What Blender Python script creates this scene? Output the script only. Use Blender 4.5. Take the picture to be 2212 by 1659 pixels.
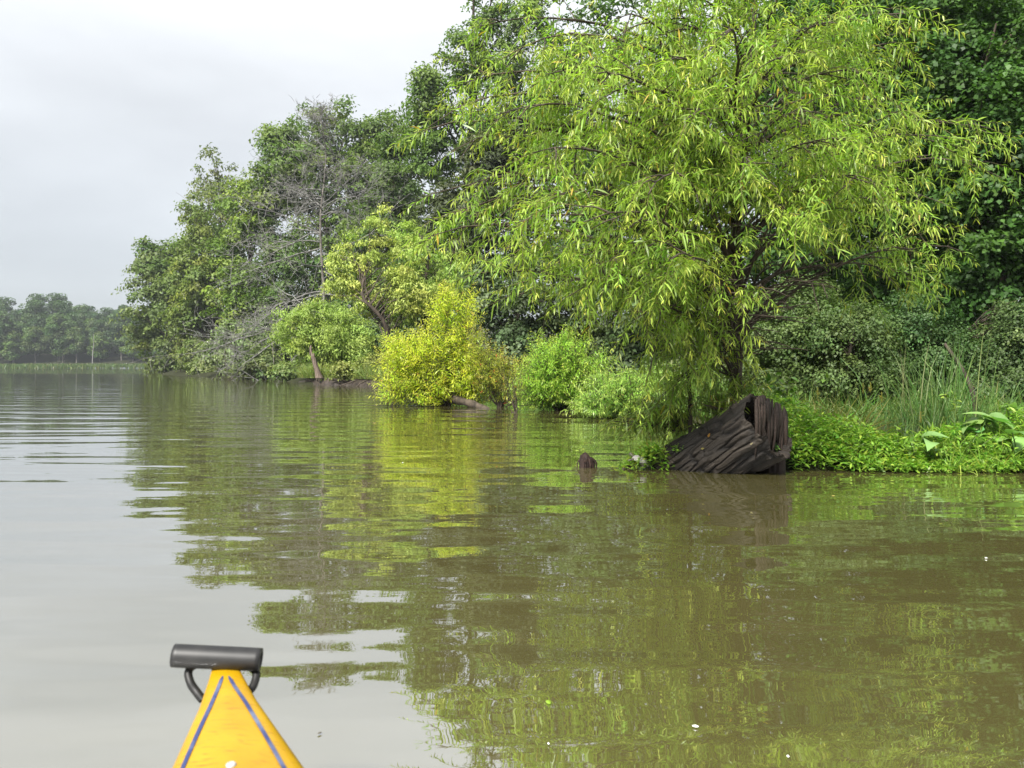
import bpy, math
import numpy as np

# ------------------------------------------------------------------ scene, camera, sky, sun
for o in list(bpy.data.objects):
    bpy.data.objects.remove(o, do_unlink=True)
S = bpy.context.scene
COL = S.collection
R = np.random.default_rng(7)

CAM_H, F22, CX, HY = 0.75, 1672.0, 1106.0, 789.5      # eye height; focal, centre and horizon on a 2212 px wide frame
cam_d = bpy.data.cameras.new('camera')
cam = bpy.data.objects.new('camera', cam_d)
COL.objects.link(cam)
cam.location = (0, 0, CAM_H)
cam.rotation_euler = (math.radians(90), 0, 0)
cam_d.sensor_width = 36
cam_d.lens = F22 / 2212 * 36
cam_d.shift_y = -(829.5 - HY) / 2212
cam_d.clip_start = 0.05
cam_d.clip_end = 3000
cam_d.dof.use_dof = True
cam_d.dof.focus_distance = 6.5
cam_d.dof.aperture_fstop = 8.0
S.camera = cam

SUN_EL, SUN_AZ = math.radians(48), math.radians(-152)    # azimuth clockwise from +Y (view direction)
w = bpy.data.worlds.new('World')
S.world = w
w.use_nodes = True
nt = w.node_tree
nt.nodes.clear()
N = nt.nodes.new
L = nt.links.new
out = N('ShaderNodeOutputWorld')
bg = N('ShaderNodeBackground')
sky = N('ShaderNodeTexSky')
sky.sky_type = 'NISHITA'
sky.sun_disc = False
sky.sun_elevation = SUN_EL
sky.sun_rotation = SUN_AZ
tc = N('ShaderNodeTexCoord')
sep = N('ShaderNodeSeparateXYZ')
L(tc.outputs['Generated'], sep.inputs[0])
ramp = N('ShaderNodeValToRGB')                           # even overcast: brighter towards the zenith
ramp.color_ramp.elements[0].position = 0.0
ramp.color_ramp.elements[0].color = (2.75, 2.95, 3.15, 1)
ramp.color_ramp.elements[1].position = 0.60
ramp.color_ramp.elements[1].color = (7.5, 7.6, 7.75, 1)
L(sep.outputs['Z'], ramp.inputs['Fac'])
mp = N('ShaderNodeMapping')
mp.inputs['Scale'].default_value = (1.0, 1.0, 3.0)
L(tc.outputs['Generated'], mp.inputs[0])
cn = N('ShaderNodeTexNoise')
cn.inputs['Scale'].default_value = 2.1
cn.inputs['Detail'].default_value = 5
cn.inputs['Roughness'].default_value = 0.5
L(mp.outputs[0], cn.inputs['Vector'])
cr = N('ShaderNodeMapRange')
cr.inputs['From Min'].default_value = 0.25
cr.inputs['From Max'].default_value = 0.75
cr.inputs['To Min'].default_value = 0.82
cr.inputs['To Max'].default_value = 1.2
L(cn.outputs['Fac'], cr.inputs['Value'])
mul = N('ShaderNodeMix')
mul.data_type = 'RGBA'
mul.blend_type = 'MULTIPLY'
mul.inputs['Factor'].default_value = 1.0
L(ramp.outputs['Color'], mul.inputs['A'])
L(cr.outputs['Result'], mul.inputs['B'])
mx = N('ShaderNodeMix')
mx.data_type = 'RGBA'
mx.inputs['Factor'].default_value = 0.9
L(sky.outputs[0], mx.inputs['A'])
L(mul.outputs['Result'], mx.inputs['B'])
L(mx.outputs['Result'], bg.inputs['Color'])
bg.inputs['Strength'].default_value = 0.066
L(bg.outputs[0], out.inputs['Surface'])

sd = bpy.data.lights.new('sun', 'SUN')
sd.energy = 4.4
sd.angle = math.radians(12)
sd.color = (1.0, 0.97, 0.91)
sun = bpy.data.objects.new('sun', sd)
COL.objects.link(sun)
sx = math.sin(SUN_AZ) * math.cos(SUN_EL)
sy = math.cos(SUN_AZ) * math.cos(SUN_EL)
sz = math.sin(SUN_EL)
from mathutils import Vector
sun.rotation_euler = Vector((sx, sy, sz)).to_track_quat('Z', 'Y').to_euler()

S.view_settings.view_transform = 'Standard'
S.view_settings.look = 'None'
S.view_settings.gamma = 1
S.view_settings.exposure = 1.45
S.view_settings.use_curve_mapping = False
S.render.engine = 'CYCLES'
cy = S.cycles
cy.max_bounces = 7
cy.diffuse_bounces = 3
cy.glossy_bounces = 3
cy.transmission_bounces = 5
cy.transparent_max_bounces = 4
cy.volume_bounces = 0
cy.caustics_reflective = False
cy.caustics_refractive = False
cy.use_denoising = True
cy.sample_clamp_indirect = 6

# ------------------------------------------------------------------ helpers
def P(px, py, D):
    """pixel of the 2212-wide frame at depth D metres -> world point"""
    return np.array([(px - CX) / F22 * D, D, CAM_H - (py - HY) / F22 * D])

def nrm(v):
    return v / np.maximum(np.linalg.norm(v, axis=-1, keepdims=True), 1e-9)

def tag(o, label=None, cat=None, group=None, kind=None):
    if label: o['label'] = label
    if cat: o['category'] = cat
    if group: o['group'] = group
    if kind: o['kind'] = kind
    return o

def thing(name, label, cat, loc=(0, 0, 0), group=None):
    o = bpy.data.objects.new(name, None)
    o.empty_display_size = 0.2
    COL.objects.link(o)
    o.location = loc
    return tag(o, label, cat, group)

def mesh(name, v, q, mat, cols=None, smooth=False, tris=None):
    v = np.asarray(v, np.float32).reshape(-1, 3)
    q = np.asarray(q, np.int32).reshape(-1, 4)
    me = bpy.data.meshes.new(name)
    me.vertices.add(len(v))
    me.vertices.foreach_set('co', v.ravel())
    idx = q.ravel()
    starts = np.arange(len(q), dtype=np.int32) * 4
    tot = np.full(len(q), 4, np.int32)
    if tris is not None and len(tris):
        t = np.asarray(tris, np.int32).reshape(-1, 3)
        starts = np.concatenate([starts, len(idx) + np.arange(len(t), dtype=np.int32) * 3])
        tot = np.concatenate([tot, np.full(len(t), 3, np.int32)])
        idx = np.concatenate([idx, t.ravel()])
    me.loops.add(len(idx))
    me.loops.foreach_set('vertex_index', idx.astype(np.int32))
    me.polygons.add(len(starts))
    me.polygons.foreach_set('loop_start', starts.astype(np.int32))
    me.polygons.foreach_set('loop_total', tot)
    if smooth:
        me.polygons.foreach_set('use_smooth', np.ones(len(starts), bool))
    if cols is not None:
        a = me.color_attributes.new('Col', 'FLOAT_COLOR', 'POINT')
        c = np.ones((len(v), 4), np.float32)
        c[:, :3] = cols
        a.data.foreach_set('color', c.ravel())
    me.update(calc_edges=True)
    me.materials.append(mat)
    return me

def obj(name, me, parent=None, loc=None):
    """link a mesh given in world coordinates, as a child of parent if there is one"""
    o = bpy.data.objects.new(name, me)
    COL.objects.link(o)
    if parent is not None:
        o.parent = parent
        o.location = -np.array(parent.location) if loc is None else loc
    elif loc is not None:
        o.location = loc
    return o

class Geo:
    def __init__(s):
        s.v, s.q, s.c, s.n = [], [], [], 0
    def add(s, v, q, c=None):
        v = np.asarray(v, float).reshape(-1, 3)
        s.v.append(v)
        s.q.append(np.asarray(q, int).reshape(-1, 4) + s.n)
        if c is not None:
            s.c.append(np.broadcast_to(c, v.shape))
        s.n += len(v)
        return s
    def mesh(s, name, mat, smooth=False):
        return mesh(name, np.concatenate(s.v), np.concatenate(s.q), mat,
                    np.concatenate(s.c) if s.c else None, smooth)

def tubes(paths, radii, ns=6, cap=True):
    """paths (N,k,3), radii (N,k) -> quads"""
    p = np.asarray(paths, float)
    if p.ndim == 2: p = p[None]
    r = np.asarray(radii, float)
    if r.ndim == 1: r = np.broadcast_to(r, p.shape[:2])
    n, k, _ = p.shape
    t = nrm(np.gradient(p, axis=1))
    ref = np.where(np.abs(t[..., 2:3]) > 0.9, [[[1., 0, 0]]], [[[0., 0, 1.]]])
    a = nrm(np.cross(t, ref)); b = np.cross(t, a)
    th = np.arange(ns) / ns * 2 * np.pi
    v = p[:, :, None] + r[:, :, None, None] * (a[:, :, None] * np.cos(th)[:, None] + b[:, :, None] * np.sin(th)[:, None])
    base = (np.arange(n) * k * ns)[:, None, None]
    i = (np.arange(k - 1) * ns)[None, :, None]
    j = np.arange(ns)[None, None]
    j2 = (j + 1) % ns
    q = np.stack([base + i + j, base + i + j2, base + i + ns + j2, base + i + ns + j], -1)
    v = v.reshape(-1, 3); q = q.reshape(-1, 4)
    return v, q

def spline(pts, k):
    """Catmull-Rom through pts, k samples"""
    p = np.asarray(pts, float)
    p = np.vstack([2 * p[0] - p[1], p, 2 * p[-1] - p[-2]])
    m = len(p) - 3
    u = np.linspace(0, m - 1e-6, k)
    i = u.astype(int); f = (u - i)[:, None]
    a, b, c, d = p[i], p[i + 1], p[i + 2], p[i + 3]
    return 0.5 * (2 * b + (c - a) * f + (2 * a - 5 * b + 4 * c - d) * f ** 2 + (3 * b - a - 3 * c + d) * f ** 3)

_perm = np.random.default_rng(3).permutation(512)
def vnoise(x, y, z=0.0, per=None):
    x, y, z = np.broadcast_arrays(np.asarray(x, float), np.asarray(y, float), np.asarray(z, float))
    xi, yi, zi = np.floor(x).astype(int), np.floor(y).astype(int), np.floor(z).astype(int)
    fx, fy, fz = x - xi, y - yi, z - zi
    fx, fy, fz = [f * f * (3 - 2 * f) for f in (fx, fy, fz)]
    def h(a, b, c):
        if per: a = a % per
        return _perm[(_perm[(_perm[a & 255] + b) & 255] + c) & 255] / 511.0
    def lerp(a, b, t): return a + (b - a) * t
    r = [[lerp(h(xi, yi + j, zi + k), h(xi + 1, yi + j, zi + k), fx) for j in (0, 1)] for k in (0, 1)]
    return lerp(lerp(r[0][0], r[0][1], fy), lerp(r[1][0], r[1][1], fy), fz)

def rdir(n, rng=None):
    return nrm((rng or R).normal(size=(n, 3)))

# ------------------------------------------------------------------ materials
def material(name):
    m = bpy.data.materials.new(name)
    m.use_nodes = True
    t = m.node_tree
    t.nodes.clear()
    o = t.nodes.new('ShaderNodeOutputMaterial')
    return m, t, o

def leaf_material(name, transl=0.4, rough=0.5, spec=0.35, tint=(1.0, 1.15, 0.55)):
    m, t, o = material(name)
    at = t.nodes.new('ShaderNodeAttribute'); at.attribute_name = 'Col'
    p = t.nodes.new('ShaderNodeBsdfPrincipled')
    p.inputs['Roughness'].default_value = rough
    p.inputs['Specular IOR Level'].default_value = spec
    tr = t.nodes.new('ShaderNodeBsdfTranslucent')
    mc = t.nodes.new('ShaderNodeMix'); mc.data_type = 'RGBA'; mc.blend_type = 'MULTIPLY'
    mc.inputs['Factor'].default_value = 1
    mc.inputs['B'].default_value = (*tint, 1)
    ms = t.nodes.new('ShaderNodeMixShader'); ms.inputs[0].default_value = transl
    t.links.new(at.outputs['Color'], p.inputs['Base Color'])
    t.links.new(at.outputs['Color'], mc.inputs['A'])
    t.links.new(mc.outputs['Result'], tr.inputs['Color'])
    t.links.new(p.outputs[0], ms.inputs[1]); t.links.new(tr.outputs[0], ms.inputs[2])
    t.links.new(ms.outputs[0], o.inputs['Surface'])
    return m

def noisy_material(name, c1, c2, scale=8, rough=0.8, bump=0.0, stretch=(1, 1, 1), c3=None, spec=0.3, detail=8, lo=.35, hi=.65):
    m, t, o = material(name)
    p = t.nodes.new('ShaderNodeBsdfPrincipled')
    p.inputs['Roughness'].default_value = rough
    p.inputs['Specular IOR Level'].default_value = spec
    tcn = t.nodes.new('ShaderNodeTexCoord')
    mpn = t.nodes.new('ShaderNodeMapping'); mpn.inputs['Scale'].default_value = stretch
    n = t.nodes.new('ShaderNodeTexNoise'); n.inputs['Scale'].default_value = scale; n.inputs['Detail'].default_value = detail
    rp = t.nodes.new('ShaderNodeValToRGB')
    rp.color_ramp.elements[0].position = lo; rp.color_ramp.elements[0].color = (*c1, 1)
    rp.color_ramp.elements[1].position = hi; rp.color_ramp.elements[1].color = (*c2, 1)
    if c3:
        e = rp.color_ramp.elements.new(min(hi + .1, .98)); e.color = (*c3, 1)
    t.links.new(tcn.outputs['Object'], mpn.inputs[0]); t.links.new(mpn.outputs[0], n.inputs['Vector'])
    t.links.new(n.outputs['Fac'], rp.inputs['Fac']); t.links.new(rp.outputs[0], p.inputs['Base Color'])
    if bump:
        b = t.nodes.new('ShaderNodeBump'); b.inputs['Strength'].default_value = 1; b.inputs['Distance'].default_value = bump
        t.links.new(n.outputs['Fac'], b.inputs['Height']); t.links.new(b.outputs[0], p.inputs['Normal'])
    t.links.new(p.outputs[0], o.inputs['Surface'])
    return m

M_LEAF = leaf_material('tree_leaf', 0.38, 0.55, 0.3)
M_WILLOW = leaf_material('willow_leaf', 0.48, 0.40, 0.4)
M_MAPLE = leaf_material('maple_leaf', 0.32, 0.5, 0.2)
M_GRASS = leaf_material('grass_blade', 0.35, 0.45, 0.35)
M_BROAD = leaf_material('broad_leaf', 0.3, 0.33, 0.42)
M_BARK = noisy_material('dark_bark', (.022, .017, .012), (.075, .058, .042), 14, .85, .01, (1, 1, .25))
M_BARK_GREY = noisy_material('grey_bark', (.06, .053, .045), (.18, .165, .145), 10, .9, .008, (1, 1, .3))
M_DEADWOOD = noisy_material('dead_wood', (.09, .088, .08), (.22, .215, .20), 6, .9, .0)
M_MUD = noisy_material('mud', (.018, .013, .010), (.045, .034, .026), 7, .6, .03)
M_SOIL = noisy_material('soil', (.012, .013, .006), (.03, .033, .014), 3, .95, .05, spec=.1)

# ------------------------------------------------------------------ land and water
MAIN = np.array([(90, 6), (12, 8.4), (5.6, 8.7), (3.4, 9.6), (2.3, 10.6), (1.7, 12), (1.1, 13.8), (0.3, 16.5), (-1.5, 19),
                 (-3.2, 23), (-4.6, 27.5), (-6.3, 30), (-8.6, 31.5), (-10.5, 36), (-14, 43), (-20, 50), (-30, 66), (-40, 90),
                 (-44, 106), (-40, 122), (-20, 140), (60, 155), (130, 120), (130, 20)], float)
SPIT = np.array([(1.95, 5.60), (2.6, 5.52), (3.4, 5.48), (4.5, 5.42), (9, 5.2), (20, 4.5), (60, 3), (60, 6.4), (20, 6.9),
                 (9, 6.7), (5, 6.5), (3.7, 6.25), (3.0, 6.15), (2.4, 6.5), (1.95, 6.6)], float)

def sdist(poly, x, y):
    """positive inside"""
    p = np.stack([x, y], -1)
    d = np.full(x.shape, 1e9); ins = np.zeros(x.shape, bool)
    for a, b in zip(poly, np.roll(poly, -1, 0)):
        e = b - a; wv = p - a
        t = np.clip((wv @ e) / (e @ e), 0, 1)
        d = np.minimum(d, np.linalg.norm(wv - t[..., None] * e, axis=-1))
        c = (a[1] > y) != (b[1] > y)
        xx = a[0] + (y - a[1]) / (b[1] - a[1] + 1e-12) * (b[0] - a[0])
        ins ^= c & (x < xx)
    return np.where(ins, d, -d)

def land_z(x, y):
    x = np.asarray(x, float); y = np.asarray(y, float)
    d = sdist(MAIN, x, y)
    ds = sdist(SPIT, x, y)
    wob = (vnoise(x * .8, y * .8) - .5) * .12 + (vnoise(x * 2.7 + 9, y * 2.7) - .5) * .06
    zm = np.where(d > 0, .22 * (1 - np.exp(-d / .7)) + .07 * np.minimum(d, 60), np.maximum(d * .35, -.6)) + wob * np.clip(d + .4, 0, 1)
    zs = np.where(ds > 0, .13 * (1 - np.exp(-ds / .2)), np.maximum(ds * .6, -.6)) + wob * .5 * np.clip(ds * 4, 0, 1)
    return np.maximum(zm, zs)

def gz(x, y):
    return float(land_z(np.array([x]), np.array([y]))[0])

u = np.linspace(-0.85, 1.6, 210)
yy = np.geomspace(4.2, 170, 190)
U, Y = np.meshgrid(u, yy)
X = U * Y
Z = land_z(X, Y)
nr, nc = X.shape
I = np.arange(nr * nc).reshape(nr, nc)
quads = np.stack([I[:-1, :-1], I[:-1, 1:], I[1:, 1:], I[1:, :-1]], -1).reshape(-1, 4)
zq = Z.ravel()[quads].max(1)
quads = quads[zq > -.35]
tag(obj('shore_ground', mesh('shore_ground', np.stack([X, Y, Z], -1), quads, M_SOIL, smooth=True)), kind='structure')

fx, fy = np.meshgrid(np.linspace(-330, 200, 90), np.linspace(203, 360, 40))
def far_z(x, y):
    sh = 206 + 5 * np.sin(x * .021 + 1.3) + 8 * (vnoise(x * .02, y * 0) - .5)
    d = y - sh
    return np.where(d > 0, .25 + .02 * np.minimum(d, 12) + .16 * np.maximum(d - 12, 0) * (d > 12), d * .1)
fz = far_z(fx, fy)
I = np.arange(fx.size).reshape(fx.shape)
q = np.stack([I[:-1, :-1], I[:-1, 1:], I[1:, 1:], I[1:, :-1]], -1).reshape(-1, 4)
tag(obj('far_shore_ground', mesh('far_shore_ground', np.stack([fx, fy, fz], -1), q, M_SOIL, smooth=True)), kind='structure')

def water_material():
    m, t, o = material('muddy_water')
    n = t.nodes.new; l = t.links.new
    geo = n('ShaderNodeNewGeometry')
    def noise(scale_vec, scale, detail, rough=.5, rot=0.0, dist=0.0):
        mpn = n('ShaderNodeMapping'); mpn.inputs['Scale'].default_value = scale_vec; mpn.inputs['Rotation'].default_value = (0, 0, rot)
        l(geo.outputs['Position'], mpn.inputs[0])
        x = n('ShaderNodeTexNoise'); x.inputs['Scale'].default_value = scale; x.inputs['Detail'].default_value = detail
        x.inputs['Roughness'].default_value = rough; x.inputs['Distortion'].default_value = dist
        l(mpn.outputs[0], x.inputs['Vector'])
        return x.outputs['Fac']
    def math_(op, a, b=None, c=None):
        x = n('ShaderNodeMath'); x.operation = op
        for i, v in enumerate((a, b, c)):
            if v is None: continue
            if isinstance(v, (int, float)): x.inputs[i].default_value = v
            else: l(v, x.inputs[i])
        return x.outputs[0]
    def train(wl, rot, distort, phase=0.0):
        mpn = n('ShaderNodeMapping'); mpn.inputs['Rotation'].default_value = (0, 0, rot)
        l(geo.outputs['Position'], mpn.inputs[0])
        wv = n('ShaderNodeTexWave'); wv.wave_type = 'BANDS'; wv.bands_direction = 'Y'; wv.wave_profile = 'SIN'
        wv.inputs['Scale'].default_value = 0.314159 / wl      # one band every wl metres
        wv.inputs['Distortion'].default_value = distort
        wv.inputs['Detail'].default_value = 1.0
        wv.inputs['Detail Scale'].default_value = 0.35
        wv.inputs['Phase Offset'].default_value = phase
        l(mpn.outputs[0], wv.inputs['Vector'])
        return wv.outputs['Fac']
    patch = noise((.25, .5, 1), .45, 2)                                   # calm and ruffled patches
    pr = n('ShaderNodeMapRange'); pr.inputs['From Min'].default_value = .38; pr.inputs['From Max'].default_value = .62
    pr.inputs['To Min'].default_value = .25; l(patch, pr.inputs['Value'])
    # heights in metres
    h = math_('MULTIPLY', train(1.05, .05, 2.2), .0044)
    h = math_('ADD', h, math_('MULTIPLY', train(.43, -.12, 3.0, 2.0), .0016))
    h = math_('ADD', h, math_('MULTIPLY', train(.19, .09, 4.0, 1.0), .00032))
    h = math_('ADD', h, math_('MULTIPLY', noise((.26, 1, 1), 2.4, 2, .45, .08), .0115))
    fine = math_('MULTIPLY', noise((.40, 1, 1), 9.0, 2, .5, -.06), .0015)
    h = math_('ADD', h, math_('MULTIPLY', fine, pr.outputs[0]))
    vfine = math_('MULTIPLY', noise((.5, 1, 1), 30, 1, .5), .00010)
    h = math_('ADD', h, math_('MULTIPLY', vfine, pr.outputs[0]))
    b = n('ShaderNodeBump'); b.inputs['Strength'].default_value = 1; b.inputs['Distance'].default_value = 1.0
    l(h, b.inputs['Height'])
    gl = n('ShaderNodeBsdfGlossy'); gl.inputs['Roughness'].default_value = .015
    gl.inputs['Color'].default_value = (.95, .965, 1.0, 1)
    l(b.outputs[0], gl.inputs['Normal'])
    df = n('ShaderNodeBsdfDiffuse'); df.inputs['Color'].default_value = (.076, .068, .024, 1)
    fr = n('ShaderNodeFresnel'); fr.inputs['IOR'].default_value = 1.75
    l(b.outputs[0], fr.inputs['Normal'])
    mr = n('ShaderNodeMapRange'); mr.inputs['From Min'].default_value = 0; mr.inputs['From Max'].default_value = 1
    mr.inputs['To Min'].default_value = .03; mr.inputs['To Max'].default_value = .97
    pw = math_('POWER', fr.outputs[0], .43)
    l(pw, mr.inputs['Value'])
    ms = n('ShaderNodeMixShader')
    l(mr.outputs[0], ms.inputs[0]); l(df.outputs[0], ms.inputs[1]); l(gl.outputs[0], ms.inputs[2])
    l(ms.outputs[0], o.inputs['Surface'])
    return m
M_WATER = water_material()
tag(obj('lake_water', mesh('lake_water', [(-900, -60, 0), (900, -60, 0), (900, 900, 0), (-900, 900, 0)], [(0, 1, 2, 3)], M_WATER)), kind='structure')

# ------------------------------------------------------------------ foliage generators
def diamonds(pos, normal, size, aspect, rng, hang=0.25, fold=.12):
    """leaf-sized faces: 4 verts each, base, right, tip, left"""
    n = len(pos)
    t = rng.normal(size=(n, 3)); t[:, 2] -= hang * 2
    t = nrm(t - (t * normal).sum(1, keepdims=True) * normal)
    b = np.cross(normal, t)
    s = size[:, None]
    v = np.stack([pos - t * s * .5, pos - t * s * .02 + b * s * aspect * .5 + normal * s * fold, pos + t * s * .5 - normal * s * fold,
                  pos - t * s * .02 - b * s * aspect * .5 + normal * s * fold], 1)
    q = np.arange(n * 4).reshape(n, 4)
    return v.reshape(-1, 3), q

PROF = {4: [.12, .85, 1.0, .62, .03], 3: [.15, 1.0, .8, .04], 2: [.25, 1.0, .05], 1: [.9, .15]}
def strips(pos, d, ref, length, width, nseg, grav, prof=None):
    """long leaves bending under their weight; 2 verts per station"""
    n = len(pos)
    pr = PROF[nseg] if prof is None else prof
    side = nrm(np.cross(d, ref) + 1e-6)
    v = np.zeros((n, nseg + 1, 2, 3))
    c = pos.copy()
    for i in range(nseg + 1):
        t = i / nseg
        dt = nrm(d + np.array([0, 0, -1.]) * (grav * t)[:, None])
        if i: c = c + dt * (length / nseg)[:, None]
        wv = side * (width * pr[i] * .5)[:, None]
        v[:, i, 0] = c - wv; v[:, i, 1] = c + wv
    k = (nseg + 1) * 2
    base = (np.arange(n) * k)[:, None]
    i = np.arange(nseg)[None] * 2
    q = np.stack([base + i, base + i + 1, base + i + 3, base + i + 2], -1)
    return v.reshape(-1, 3), q.reshape(-1, 4), k

def crown_px(specs, D, depth=None):
    out_ = []
    for s in specs:
        cx, cy, rx, ry = s[:4]
        d = D + (s[4] if len(s) > 4 else 0)
        out_.append((P(cx, cy, d), np.array([rx / F22 * d, depth or (rx + ry) / 2 / F22 * d, ry / F22 * d])))
    return out_

def jitter_cols(base, n, rng, v=.18, hue=.12):
    c = np.array(base)[None] * (1 + rng.normal(size=(n, 1)) * v)
    c = c * (1 + rng.normal(size=(n, 3)) * hue * np.array([1, .3, .6]))
    return np.clip(c, .004, .6)

def broad_tree(name, label, cat, base_px, D, specs, col, n_clump, n_leaf, leaf, clump_r, seed, col2=None, group=None, depth=None,
               trunk_r=.16, aspect=.6, flat=.6, hang=.25, mat=None, bark=None, trunk_path=None, up=.7, inner=.3, bare=0, sparse=1.0, dens=1.0, gain=(1.3, 1.28, .95)):
    rng = np.random.default_rng(seed)
    n_clump = int(n_clump * 1.42 * dens); n_leaf = int(n_leaf * .92); leaf *= 1.12 if D < 30 else 1.18
    ell = crown_px(specs, D, depth)
    bx = (base_px - CX) / F22 * D
    bz = gz(bx, D) - .05
    root = thing(name, label, cat, (bx, D, bz), group)
    wts = np.array([r[0] * r[2] for _, r in ell]); wts /= wts.sum()
    ei = rng.choice(len(ell), n_clump, p=wts)
    C = np.array([e[0] for e in ell])[ei]; RR = np.array([e[1] for e in ell])[ei]
    dv = rdir(n_clump, rng)
    kp = (dv[:, 1] < .25) | (rng.random(n_clump) < .3)                    # the far side needs fewer sprays
    C, RR, dv = C[kp], RR[kp], dv[kp]; n_clump = len(dv)
    rad = inner + (1.06 - inner) * rng.random(n_clump) ** .6
    rad = np.where(rng.random(n_clump) < .08, rad * 1.12, rad)
    col = np.array(col) * gain
    if col2 is not None: col2 = np.array(col2) * gain
    cc = C + dv * RR * rad[:, None]
    cc[:, 2] = np.maximum(cc[:, 2], bz + clump_r * .35)
    # leaves
    cr_ = clump_r * rng.uniform(.6, 1.35, n_clump)
    nl = np.maximum((n_leaf * (cr_ / clump_r) ** 2 * sparse).astype(int), 4)
    ci = np.repeat(np.arange(n_clump), nl)
    n = len(ci)
    off = rng.normal(size=(n, 3)) * .5
    off = off / np.maximum(np.linalg.norm(off, axis=1, keepdims=True) / 1.3, 1)
    stretch = nrm(dv + rng.normal(size=(n_clump, 3)) * .6) * np.array([1, 1, .5])
    off += stretch[ci] * (off * stretch[ci]).sum(1, keepdims=True) * .7     # sprays reach outward
    pos = cc[ci] + off * cr_[ci][:, None] * np.array([1, 1, flat])
    pos[:, 2] -= .25 * cr_[ci] * (off[:, 0] ** 2 + off[:, 1] ** 2)          # sprays arch over at their ends
    nn = nrm(off * .6 + dv[ci] * .5 + np.array([0, 0, up]) + rng.normal(size=(n, 3)) * .55)
    size = leaf * rng.uniform(.6, 1.3, n)
    v, q = diamonds(pos, nn, size, aspect, rng, hang)
    cb = jitter_cols(col, n_clump, rng, .10, .08)
    if col2 is not None:
        k = rng.random(n_clump)[:, None] ** 1.6
        cb = cb * (1 - k) + jitter_cols(col2, n_clump, rng, .1, .06) * k
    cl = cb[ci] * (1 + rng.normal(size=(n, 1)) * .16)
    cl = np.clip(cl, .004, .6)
    # trunk and limbs
    if trunk_path is None:
        top = np.array([c for c, _ in ell]).mean(0); hi = max(c[2] + r[2] * .6 for c, r in ell)
        a = np.array([bx, D, bz]); b = np.array([top[0], top[1], hi])
        tp = spline([a, a * .65 + b * .35 + rng.normal(size=3) * .25 * np.array([1, 1, 0]), a * .3 + b * .7 + rng.normal(size=3) * .3 * np.array([1, 1, 0]), b], 14)
    else:
        tp = spline(trunk_path, 14)
    tr = np.linspace(trunk_r, trunk_r * .18, 14)
    bk = bark or M_BARK
    obj('trunk', mesh('trunk', *tubes(tp, tr, 9), bk, smooth=True), root)
    nb = min(n_clump, 46)
    sel = rng.choice(n_clump, nb, replace=False)
    e = cc[sel]
    tz = bz + (tp[-1][2] - bz) * np.clip((e[:, 2] - bz) / (tp[-1][2] - bz) - rng.uniform(.08, .3, nb), .12, .96)
    st = np.stack([np.interp(tz, tp[:, 2], tp[:, k_]) for k_ in range(3)], 1)
    f = np.linspace(0, 1, 7)[None, :, None]
    pth = st[:, None] * (1 - f) + e[:, None] * f
    pth[..., 2] += (np.sin(f[..., 0] * np.pi) * .1 * np.linalg.norm(e - st, axis=1)[:, None])
    pth += rng.normal(size=pth.shape) * .03 * np.linalg.norm(e - st, axis=1)[:, None, None] * (f * (1 - f) * 4)
    br = trunk_r * .34 * (1 - f[..., 0] * .85) * rng.uniform(.5, 1.1, nb)[:, None]
    obj('limbs', mesh('limbs', *tubes(pth, br, 5), bk, smooth=True), root)
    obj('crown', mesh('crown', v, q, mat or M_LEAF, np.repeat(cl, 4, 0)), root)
    return root

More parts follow.
